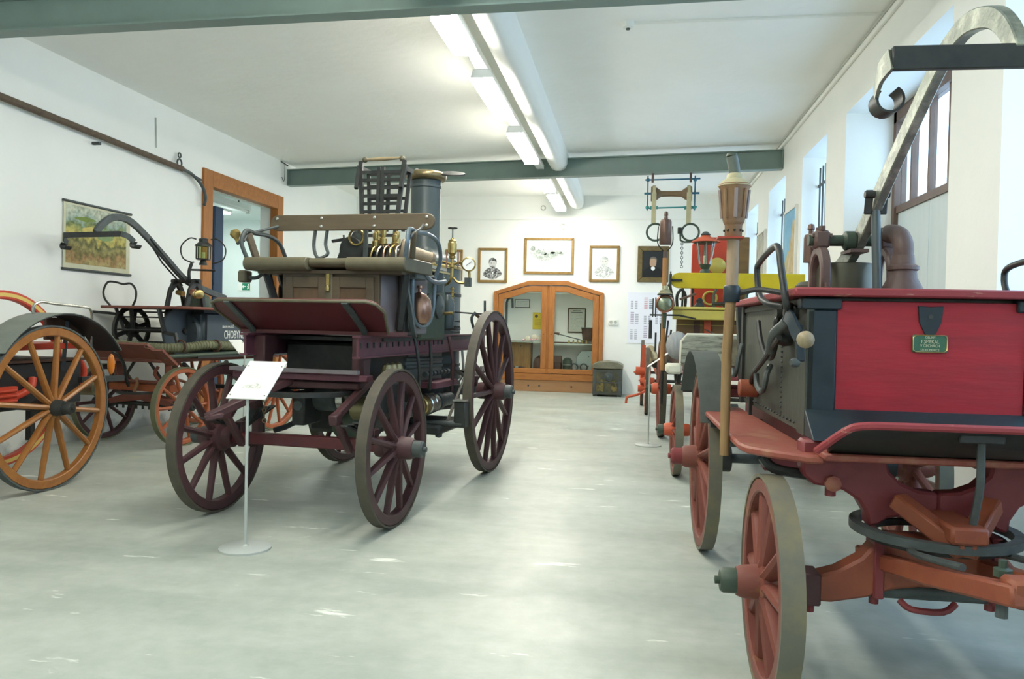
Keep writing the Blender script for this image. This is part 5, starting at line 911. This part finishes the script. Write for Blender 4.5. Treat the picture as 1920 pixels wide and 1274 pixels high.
# lantern with carrying hoops standing on the pump
LN = thing('carriage_lantern', 'small black glazed lantern between two wire hoops on the tank engine', 'lantern', (-5.02, 8.42, 1.99), 20)
lg = glassmat('lantern_glass', (.85, .9, .75))
B(-.07, .07, -.07, .07, .06, .075).build('base', iron, LN); MB().cyl((0, 0, 0), (0, 0, .06), .05, .03, 10).build('socket', iron, LN)
for x in (-.065, .065):
    for y in (-.065, .065): B(x-.007, x+.007, y-.007, y+.007, .075, .22).build('corner_post', iron, LN)
for s in (-1, 1): B(s*.066-.001, s*.066+.001, -.06, .06, .075, .22).build('pane', lg, LN); B(-.06, .06, s*.066-.001, s*.066+.001, .075, .22).build('pane', lg, LN)
MB().cyl((0, 0, .075), (0, 0, .15), .02, n=12).build('candle', mat('candle_wax', (.6, .58, .4), .6), LN); MB().lathe([(.10, .22), (.095, .235), (.05, .27), (.05, .3), (.06, .305), (.02, .32)], n=4).build('roof', iron, LN)
for s in (-1, 1): MB().tube([(s*.08, 0, .30), (s*.15, 0, .31), (s*.23, 0, .24), (s*.25, 0, .16), (s*.22, 0, .07), (s*.14, 0, .03), (s*.1, 0, .03)], .008, 8, k=4).build('hoop', iron, LN)
MB().cyl((-.16, 0, -.06), (.14, 0, -.06), .012, n=8).build('cross_arm', iron, LN)

# ------------------------------------------------------------ varnished hose cart at the left edge
varn = mat('varnished_oak', (.30, .125, .032), .35, c2=(.22, .085, .022), scale=5, stretch=(3, 3, 3), bump=.06)
brightred = mat('bright_red_enamel', (.52, .06, .028), .4, c2=(.44, .05, .025), scale=6)
blackp = mat('black_panel', (.016, .018, .02), .45); finm = mat('grey_fender_paint', (.17, .185, .16), .45, c2=(.13, .145, .125), scale=6)
T = thing('hose_cart', 'varnished hose cart with large orange-brown wheel and red reel at the left edge', 'cart', (-5.1, 5.36, 0), 0)
for s in (-1, 1): wheel(T, s*.63, 0, .64, s, varn, irong, iron, 12, rw=.055, rd=.085, hub=.075, hubout=.19, hubin=.12, spr=.023, mcap=iron, dish=.03, ph=.12)
MB().cyl((-.56, 0, .64), (.56, 0, .64), .03, n=12).build('axle', iron, T)
for s in (-1, 1):
    MB().band([(s*.56, .13-.80*math.cos(a), .60+.775*math.sin(a)) for a in [R(38+i*7) for i in range(16)]], (1, 0, 0), .26, .006).build('fender', finm, T); MB().band([(s*.56, .13-.79*math.cos(a), .60+.765*math.sin(a)) for a in [R(38+i*7) for i in range(16)]], (1, 0, 0), .25, .006).build('fender_shade_band', blackp, T)  # second band: black, added to paint the underside's shade darker
    MB().bar((s*.44, .42, 1.33), (s*.42, .40, .9), .03, .03).build('fender_stay', iron, T)
    MB().tube([(s*.5, .0, 1.30), (s*.5, -.02, 1.42), (s*.5, .06, 1.46), (s*.5, .2, 1.45), (s*.5, .52, 1.435), (s*.5, .62, 1.41), (s*.5, .64, 1.30), (s*.5, .64, 1.1)], .011, 8, k=5).build('grab_rail', nickel, T)
B(-.42, .42, -.5, .62, .62, .98).build('body', blackp, T, bevel=.01); B(-.44, .44, -.52, .64, .98, 1.0).build('body_top', leather, T)
B(-.40, .44, -.1, .60, 1.08, 1.13).build('seat_rail', brightred, T, bevel=.006); B(.40, .435, .2, .64, 1.16, 1.34).build('seat_end', leather, T, bevel=.005)
for z in (.70, .74, .78): MB().cyl((.475, -.75, z), (.475, -.15, z), .012, n=10).build('ladder_tube', brightred, T)
B(.40, .47, -.7, -.12, .69, .81).build('red_bracket', brightred, T, bevel=.008); MB().tube([(.44, -.15, .72), (.46, .0, .78), (.44, .05, .86)], .03, 10, k=3).build('red_elbow', brightred, T)
MB().tube([(.3, .75, .97), (.32, .78, .86), (.3, .72, .74), (.26, .55, .68)], .028, 10, k=4).build('rear_elbow', brightred, T); B(.2, .34, .5, .68, .66, .80).build('rear_valve', mat('deep_red', (.20, .015, .03), .4), T, bevel=.01)
MB().cyl((-.3, .95, .70), (.4, .85, .72), .065, n=14).build('wooden_roller', mat('grey_wood', (.26, .22, .13), .6, c2=(.18, .15, .09), scale=4, stretch=(1, 8, 8)), T)
MB().bar((.5, .5, .82), (.5, 1.05, .80), .04, .05).build('shaft_iron', iron, T)
# red and yellow reel hoop
rr_ = MB().lathe([(.64, -.03), (.71, -.03), (.71, .03), (.64, .03)], p=(.08, .13, .84), d=(1, 0, 0), n=56, closed=True).build('reel_hoop', brightred, T, bevel=.006)
for s in (-1, 1): MB().lathe([(.66, s*.03), (.69, s*.03), (.69, s*.033), (.66, s*.033)], p=(.08, .13, .84), d=(1, 0, 0), n=56, closed=True).build('hoop_stripe', mat('yellow_stripe', (.62, .45, .12), .5), rr_)
for y in (-.3, .45): MB().bar((.08, y, .95), (.08, y, .3), .05, .05).build('hoop_bracket', iron, rr_)
tl_ = thing('orange_disc', 'narrow glossy orange disc at the rear of the varnished hose cart', 'lamp', (-4.62, 6.28, .93)); MB().sphere((0, 0, 0), .095, 16, (.28, .4, 1)).build('lens', mat('orange_gloss', (.55, .17, .02), .15), tl_); MB().tube([(0, .0, -.02), (-.02, .06, -.1), (-.06, .05, -.16)], .015, 8).build('arm', iron, tl_)  # flattened orange disc on an iron arm, emits nothing

# ------------------------------------------------------------ sign stands
signw = mat('sign_white', (.74, .75, .72), .45); standm = mat('stand_white', (.42, .45, .43), .4)
def stand(loc, rz, h, w, d, tilt, label, pic=True):
    g = thing('sign_stand', label, 'sign', loc, rz, 'information stands beside the engines')
    MB().lathe([(.15, 0), (.15, .012), (.14, .018), (.02, .02), (.012, .03)], n=36).build('base', standm, g); MB().cyl((0, 0, .02), (0, 0, h+.0), .009, n=10).build('post', standm, g)
    M = Matrix.Translation((0, 0, h)) @ Matrix.Rotation(R(tilt), 4, 'X')
    b = B(-w/2, w/2, -.03, d-.03, 0, .006).build('board', signw, g); b.matrix_local = M
    for x in (-w/2+.015, w/2-.015):
        for y in (.0, d-.08): MB().lathe([(.006, .006), (.005, .010), (.001, .011)], p=(x, y, 0), n=8).build('clip', nickel, b)
    if pic:
        fm = mat('faint_print', (.36, .38, .34), .6, c2=(.68, .69, .66), scale=60, lo=.4, hi=.6)
        MB().prism([(-.06, .06), (.05, .06), (.06, .075), (.035, .10), (.01, .115), (-.015, .12), (-.04, .10), (-.065, .08)], (0, 0, .0062), (1, 0, 0), (0, 1, 0), (0, 0, .0003)).build('printed_engine', fm, b)
        for k in range(6): B(-w/2+.03, w/2-.03-.03*(k % 3), d-.09-k*.018, d-.084-k*.018, .0062, .0065).build('text_line', mat('pale_print', (.60, .62, .58), .6), b)
    return g
stand((-2.238, 4.25, 0), 0, .905, .245, .35, 36, 'white information sign on a thin stand in front of the steam engine')
stand((-4.15, 7.8, 0), 70, 1.0, .17, .24, 40, 'white information sign on a stand beside the dark tank engine', False)
stand((.19, 9.09, 0), -90, .93, .25, .36, 36, 'white information sign on a thin stand beside the yellow wagon on the right', False)
# ------------------------------------------------------------ yellow-seated crew wagon, right middle
yel = mat('yellow_paint', (.62, .50, .015), .45, c2=(.55, .42, .02), scale=5)
yeld = mat('faded_yellow_paint', (.56, .49, .10), .5, c2=(.48, .42, .12), scale=5)
wornwhite = mat('weathered_white_boards', (.30, .31, .25), .7, c2=(.12, .12, .10), scale=5, stretch=(1.2, 5, 7), lo=.46, hi=.62, bump=.35, bscale=6)
whitepaint = mat('chalky_white_paint', (.66, .66, .55), .6, c2=(.55, .54, .44), scale=8)
brownp = mat('brown_panel', (.20, .12, .045), .5, c2=(.14, .085, .035), scale=4, stretch=(1, 5, 6)); orr = mat('orange_red_enamel', (.50, .095, .04), .45, c2=(.42, .08, .035), scale=8)
Y = thing('crew_wagon', 'crew fire wagon with bright yellow bench boards and weathered white dashboard', 'wagon', (1.02, 7.36, 0), 1)
for s in (-1, 1):
    wheel(Y, s*.61, 0, .42, s, redwh, tyrew, orr, 10, rw=.065, rd=.065, hub=.075, hubout=.16, hubin=.12, mcap=dkgreen, spr=.02, label='smaller front wheel')
    wheel(Y, s*.62, 2.6, .60, s, redwh, tyrem, orr, 12, rw=.065, rd=.075, hub=.085, hubout=.17, hubin=.12, mcap=dkgreen, spr=.022, label='larger rear wheel')
    MB().bar((s*.36, -.5, .88), (s*.36, 3.2, .92), .07, .1).build('frame_beam', redd, Y, bevel=.008)
    MB().band([(s*.42, 2.2, .88), (s*.42, 2.4, .72), (s*.42, 2.6, .67), (s*.42, 2.8, .72), (s*.42, 3.0, .88)], (1, 0, 0), .05, .04, k=4).build('leaf_spring', iron, Y)
    MB().band([(s*.42, -.36, .82), (s*.42, -.18, .60), (s*.42, 0, .54), (s*.42, .18, .60), (s*.42, .36, .82)], (1, 0, 0), .05, .04, k=4).build('leaf_spring', iron, Y)
for y, z in ((0, .42), (2.6, .60)): MB().cyl((-.58, y, z), (.58, y, z), .03, n=10).build('axle', iron, Y); B(-.44, .44, y-.04, y+.04, z-.01, z+.08).build('axle_bed', redd, Y, bevel=.006)
MB().lathe([(.24, 0), (.28, 0), (.28, .03), (.24, .03)], p=(0, 0, .72), n=36, closed=True).build('turntable_ring', iron, Y); B(-.4, .4, -.06, .06, .75, .83).build('bolster', redd, Y, bevel=.01)
dp = [(.62, 1.05), (.62, 1.27), (.58, 1.31), (-.54, 1.31), (-.59, 1.295), (-.62, 1.25), (-.625, 1.05)]
db_ = MB().prism(dp, (0, -.45, 0), (1, 0, 0), (0, 0, 1), (0, .045, 0)).build('dashboard', wornwhite, Y, bevel=.012)
MB().tube([(-.62, -.43, 1.05), (-.615, -.43, 1.25), (-.57, -.43, 1.31), (.58, -.43, 1.315), (.62, -.43, 1.27)], .014, 8).build('dashboard_rim', whitepaint, db_)
MB().prism([(-.25, 1.06), (-.23, 1.12), (-.245, 1.2), (-.22, 1.28), (-.14, 1.28), (-.15, 1.15), (-.13, 1.06)], (0, -.458, 0), (1, 0, 0), (0, 0, 1), (0, .008, 0)).build('dashboard_patch', mat('bare_patch', (.20, .17, .11), .8, c2=(.1, .085, .06), scale=12), db_)
B(-.74, -.60, -.42, -.2, .96, 1.05).build('step_box', whitepaint, Y, bevel=.02); B(.60, .74, -.42, -.2, .96, 1.05).build('step_box', whitepaint, Y, bevel=.02)
B(-.55, .55, -.45, .5, .92, .95).build('floor_board', redd, Y, bevel=.006); B(-.52, .52, .45, 3.2, .95, 1.28).build('body', leather, Y, bevel=.01)
B(-.60, .62, .50, .53, 1.28, 1.46).build('seat_panel', brownp, Y, bevel=.006)
for x in (-.30, .30): B(x-.035, x+.035, .46, .50, .95, 1.45).build('seat_post', orr, Y, bevel=.005); B(x-.13, x-.07, .49, .505, 1.28, 1.45).build('panel_batten', leather, Y)
B(-.60, .62, .49, .50, 1.40, 1.405).build('panel_bead', yeld, Y)
B(-.645, .66, .36, .42, 1.452, 1.545).build('seat_front', yeld, Y, bevel=.006); B(-.65, .665, .35, .88, 1.55, 1.578).build('seat_board', yeld, Y, bevel=.006)
yb = [(.68, -.08), (.68, .08)]+[(-.56+.09*math.cos(a), .08*math.sin(a)) for a in [pi/2+pi*i/8 for i in range(9)]]
MB().prism(yb, (0, .78, 1.86), (1, 0, 0), (0, 0, 1), (0, .03, 0)).build('backrest', yel, Y, bevel=.005)
MB().bar((-.65, .765, 1.86), (-.53, .765, 1.86), .012, .025).bar((-.65, .77, 1.95), (-.645, .77, 1.80), .014, .014).build('backrest_iron', iron, Y)
MB().tube([(-.65, .76, 1.92), (-.655, .72, 1.8), (-.63, .62, 1.64), (-.62, .55, 1.50)], .014, 8, k=4).build('backrest_stay', iron, Y); MB().tube([(-.66, .74, 1.82), (-.70, .66, 1.77), (-.74, .6, 1.74)], .011, 8, k=3).build('stay_curl', iron, Y)
for x in (-.52, -.42, -.1): MB().bar((x, .80, 1.78), (x, .86, 1.57), .02, .035).build('backrest_strut', navyp, Y)
MB().tube([(-.58, .72, 1.58), (-.585, .70, 1.70), (-.54, .70, 1.76), (-.50, .72, 1.70), (-.50, .74, 1.58)], .016, 8, k=4).build('iron_loop', iron, Y); MB().cyl((-.56, .66, 1.66), (-.40, .68, 1.72), .012, n=8).build('spanner', castb, Y)
MB().lathe([(.05, 0), (.055, .02), (.03, .05), (.035, .08), (.012, .1)], p=(-.36, .7, 1.58), n=14).build('hydrant_cap', navyp, Y)
for x in (-.22, .1): MB().tube([(x, .66, 1.58), (x-.01, .66, 1.70), (x+.02, .66, 1.77)], .014, 8).build('brake_post', dkgreen, Y)
MB().cyl((-.24, .66, 1.62), (.12, .66, 1.62), .018, n=8).build('brake_shaft', iron, Y)
MB().tube([(-.04, .62, 1.60), (-.03, .62, 1.80), (-.035, .62, 1.98), (-.07, .62, 2.06), (-.12, .62, 2.04)], .013, 8, k=4).build('grab_iron', iron, Y)
rb = MB().prism([(-.40, 1.58), (-.40, 2.28), (-.34, 2.36), (.02, 2.36), (.08, 2.28), (.08, 1.58)], (0, 1.25, 0), (1, 0, 0), (0, 0, 1), (0, .05, 0)).build('tool_board', brightred, Y, bevel=.006); B(.08, .2, 1.22, 1.32, 1.3, 2.36).build('board_post', brownp, Y, bevel=.006)
MB().lathe([(.09, 0), (.09, .015), (.07, .025), (.002, .03)], p=(-.13, 1.25, 2.05), d=(0, -1, 0), n=24).build('brass_badge', mat('yellow_metal', (.55, .45, .12), .4, .5), rb); MB().ring((-.2, 1.22, 1.7), (0, 1, 0), .07, .012).build('coil', yeld, rb); B(-.42, .1, 1.27, 1.62, 1.28, 1.58).build('tool_chest', redd, Y, bevel=.01)
# rolled canvas between seat and frame
MB().sphere((-.60, .25, 1.2), .11, 16, (1, 1.1, 1.25)).build('canvas_bundle', mat('grey_blue_canvas', (.26, .29, .33), .8, c2=(.40, .40, .36), scale=6, stretch=(8, 1, 1)), Y); MB().sphere((-.40, .3, 1.22), .09, 14, (1.4, 1, 1)).build('canvas_bundle', mat('green_canvas', (.10, .15, .12), .8), Y)
MB().tube([(-.34, .3, 1.36), (-.25, .0, 1.30), (-.16, -.3, 1.25)], .007, 6, k=3).build('cable', iron, Y)
# hexagonal lantern on the seat
SL = thing('post_lantern', 'glazed lantern with red roof behind the yellow bench board', 'lantern', (.705, 8.2, 1.95), 1)
MB().lathe([(.05, -.05), (.055, .0), (.04, .03), (.06, .08)], n=12).build('base', dkgreen, SL); MB().lathe([(.06, .08), (.098, .30), (.096, .30), (.058, .082)], n=6, closed=True).build('glass', glassmat('clear_lantern_glass', (.93, .96, .95)), SL)
for k in range(6): a = 2*pi*k/6; MB().tube([(.061*math.sin(a), .061*math.cos(a), .08), (.099*math.sin(a), .099*math.cos(a), .30)], .006, 6).build('glazing_bar', nickel, SL)
MB().cyl((0, 0, .09), (0, 0, .17), .018, n=10).build('candle', mat('candle_wax', (.6, .58, .4)), SL); MB().lathe([(.11, .295), (.115, .31), (.09, .315)], n=6).build('rim', dkgreen, SL); MB().lathe([(.15, .31), (.13, .325), (.06, .36), (.04, .38), (.045, .39), (.02, .41)], n=20).build('roof', orr, SL); MB().lathe([(.045, .38), (.05, .39), (.02, .42), (.003, .42)], n=14).build('finial', irong, SL)
# staff torch with can, and carriage lamp on the left of the wagon
ST = thing('staff_torch', 'wooden staff torch with purple-brown can at the left of the yellow wagon', 'torch', (.28, 7.7, 0))
MB().cyl((.0, 0, .95), (.0, 0, 2.05), .022, n=10).build('staff', mat('orange_wood', (.42, .20, .07), .5, c2=(.32, .15, .05), scale=4, stretch=(8, 8, 1)), ST); MB().cyl((0, 0, 2.0), (0, 0, 2.12), .018, n=10).build('ferrule', castb, ST)
MB().tube([(-.07, 0, 2.36), (-.075, 0, 2.2), (-.03, 0, 2.13), (0, 0, 2.11), (.03, 0, 2.13), (.07, 0, 2.2), (.065, 0, 2.36)], .006, 6, k=4).build('cradle', iron, ST); MB().lathe([(.056, 2.18), (.06, 2.19), (.056, 2.40), (.05, 2.42), (.02, 2.43), (.016, 2.46), (.022, 2.465), (.016, 2.50), (.002, 2.505)], n=20).build('can', mat('brown_copper', (.15, .09, .07)), ST); MB().tube([(0, 0, .95), (0, 0, .62)], .014, 8).build('butt_spike', iron, ST); MB().bar((0, 0, .95), (.3, .02, .93), .025, .03).build('staff_bracket', iron, ST)
CL = thing('carriage_lamp', 'round copper carriage lamp in front of the staff torch', 'lamp', (.285, 7.56, 1.60))
MB().lathe([(.06, .08), (.075, .02), (.088, .0), (.088, -.02), (.075, -.03), (.068, -.02), (.06, .0)], d=(0, 1, 0), n=28).build('bezel', mat('rosy_copper', (.40, .20, .13), .35, .8, c2=(.30, .15, .10), scale=8), CL); MB().lathe([(.068, -.012), (.045, -.02), (.002, -.022)], d=(0, 1, 0), n=24).build('lens', mat('lamp_reflector', (.32, .36, .26), .2, .7, c2=(.14, .17, .12), scale=30), CL)
MB().lathe([(.066, .085), (.066, .1), (.05, .11), (.05, .125), (.03, .14), (.028, .17)], n=18).build('vent', mat('pale_brass_2', (.42, .40, .26), .35, .8), CL); MB().lathe([(.075, .08), (.075, .09), (.06, .095)], n=18).build('vent_rim', iron, CL); MB().cyl((0, .03, -.09), (0, .03, -.24), .022, .016, 10).build('stem', dkgreen, CL); MB().bar((-.14, .03, -.11), (.14, .05, -.11), .014, .016).build('lamp_bracket', iron, CL); MB().bar((.14, .04, -.11), (.3, .1, -.14), .014, .016).build('lamp_arm', iron, CL)
for k, (x, z0, z1) in enumerate(((-.11, -.13, .05), (-.085, -.13, .06), (-.13, -.34, -.16))): MB().cyl((x, .06, z0), (x, .06, z1), .006 if k < 2 else .016, n=8).build('lamp_iron', iron, CL)

# ------------------------------------------------------------ small red hose reel cart at the back
F = thing('reel_cart', 'small orange-red hose reel cart with crank handle near the back wall', 'cart', (.78, 12.5, 0), 0)
for s in (-1, 1):
    wheel(F, s*.56, 0, .53, s, orr, tyrem, orr, 10, rw=.05, rd=.06, hub=.065, hubout=.1, spr=.018, mcap=orr); wheel(F, s*.62, 1.5, .58, s, orr, tyrem, orr, 10, rw=.05, rd=.06, hub=.065, hubout=.12, spr=.018, mcap=orr)
    MB().bar((s*.4, -.3, .66), (s*.4, 1.9, .68), .05, .06).build('frame_beam', orr, F, bevel=.006)
for y, z in ((0, .53), (1.5, .58)): MB().cyl((-.55, y, z), (.55, y, z), .025, n=10).build('axle', iron, F)
MB().tube([(-.45, -.1, .45), (-.62, -.2, .36), (-.75, -.25, .31), (-.86, -.25, .28), (-.88, -.25, .18)], .02, 8, k=4).build('crank_handle', orr, F)
MB().cyl((-.74, .05, .68), (-.5, .05, .68), .07, .06, 14).build('gear_boss', orr, F); MB().cyl((-.70, .05, .40), (-.5, .05, .40), .055, n=14).build('gear_boss', orr, F); MB().bar((-.62, .05, .40), (-.62, .05, 1.1), .03, .06).build('gear_post', orr, F)
MB().cyl((-.52, .2, 1.02), (-.44, -.1, .82), .085, n=18).build('hose_roll', mat('cream_hose', (.42, .36, .22), .7, c2=(.32, .27, .16), scale=10), F); MB().cyl((-.44, -.1, .82), (-.43, -.14, .79), .06, n=14).build('roll_hub', iron, F)
MB().tube([(-.3, .1, .75), (-.32, .1, 1.05), (-.28, .1, 1.12), (.1, .1, 1.12), (.14, .1, 1.05), (.14, .1, .75)], .035, 8).build('red_frame', brightred, F); B(-.42, -.2, -.05, .3, .7, .92).build('pump_block', iron, F, bevel=.02); B(-.35, .3, .2, 1.3, .72, .98).build('reel_box', mat('deep_red', (.20, .015, .03)), F, bevel=.01)
for k, (x, z0, z1) in enumerate(((-.36, .8, 1.45), (-.30, .9, 1.5), (-.44, 1.0, 1.3), (-.25, .9, 1.35))): MB().bar((x, .02, z0), (x+.05*(k % 2), .02, z1), .03, .03).build('iron_lever', iron, F)

# ------------------------------------------------------------ blue roller frame hanging from the rear beam
bluep = mat('blue_rod_paint', (.04, .16, .26), .45, c2=(.03, .12, .20), scale=10); turq = mat('turquoise_paint', (.05, .26, .27), .5); rollw = mat('roller_wood', (.20, .135, .075), .5, c2=(.14, .09, .05), scale=5, stretch=(1, 6, 6)); strapm = mat('canvas_strap', (.45, .42, .26), .8, c2=(.38, .35, .22), scale=12)
H = thing('hanging_roller', 'blue wire frame with wooden roller and two straps hanging from the rear beam', 'roller', (.5, 11.86, 3.0), 0)
for x in (-.28, .28): MB().tube([(x, .0, .56), (x, 0, .70), (x, .05, .715), (x, .08, .70)], .018, 8).build('beam_hook', castb, H)
MB().cyl((-.39, 0, .60), (.42, 0, .615), .012, n=8).build('top_rod', bluep, H); MB().cyl((-.37, 0, .175), (.38, 0, .195), .012, n=8).build('bottom_rod', turq, H)
for x in (-.35, .345): MB().cyl((x, 0, .14), (x, 0, .66), .011, n=8).build('side_rod', bluep, H); MB().sphere((x, 0, .60), .03, 10).build('rod_joint', bluep, H); MB().sphere((x, 0, .185), .03, 10).build('rod_joint', turq, H)
MB().cyl((-.40, 0, .395), (.41, 0, .40), .016, n=8).build('roller_axle', bluep, H); MB().lathe([(.04, -.3), (.11, -.3), (.115, -.27), (.115, -.24), (.10, -.235), (.085, -.2), (.06, -.17), (.045, -.15), (.04, .0), (.045, .15), (.06, .17), (.085, .2), (.10, .235), (.115, .24), (.115, .27), (.11, .3), (.04, .3)], p=(0, 0, .39), d=(1, 0, 0), n=28).build('roller', rollw, H)
for x in (-.255, .255): MB().lathe([(.116, -.022), (.125, -.022), (.125, .022), (.116, .022)], p=(x, 0, .39), d=(1, 0, 0), n=26, closed=True).build('strap_turn', strapm, H); B(x-.034, x+.034, -.125, -.118, -.08, .39).build('strap', strapm, H); MB().cyl((x-.06, 0, .18), (x+.06, 0, .185), .025, n=10).build('strap_guide', turq, H); MB().ring((x+.03*(1 if x < 0 else 1), -.12, -.2), (0, 1, 0), .125, .016, 32, 8).build('ring', dkgreen, H)
B(.1, .16, -.15, -.09, -.22, -.13).build('snap_block', iron, H, bevel=.006); MB().tube([(.14, -.12, -.22), (.145, -.12, -.32), (.2, -.12, -.345), (.42, -.12, -.34)], .014, 8).build('snap_bar', dkgreen, H)
for k in range(11): MB().ring((.17, -.12, -.37-.034*k), (1, 0, 0) if k % 2 else (0, 1, 0), .017, .005, 12, 5).build('chain_link', irong, H)
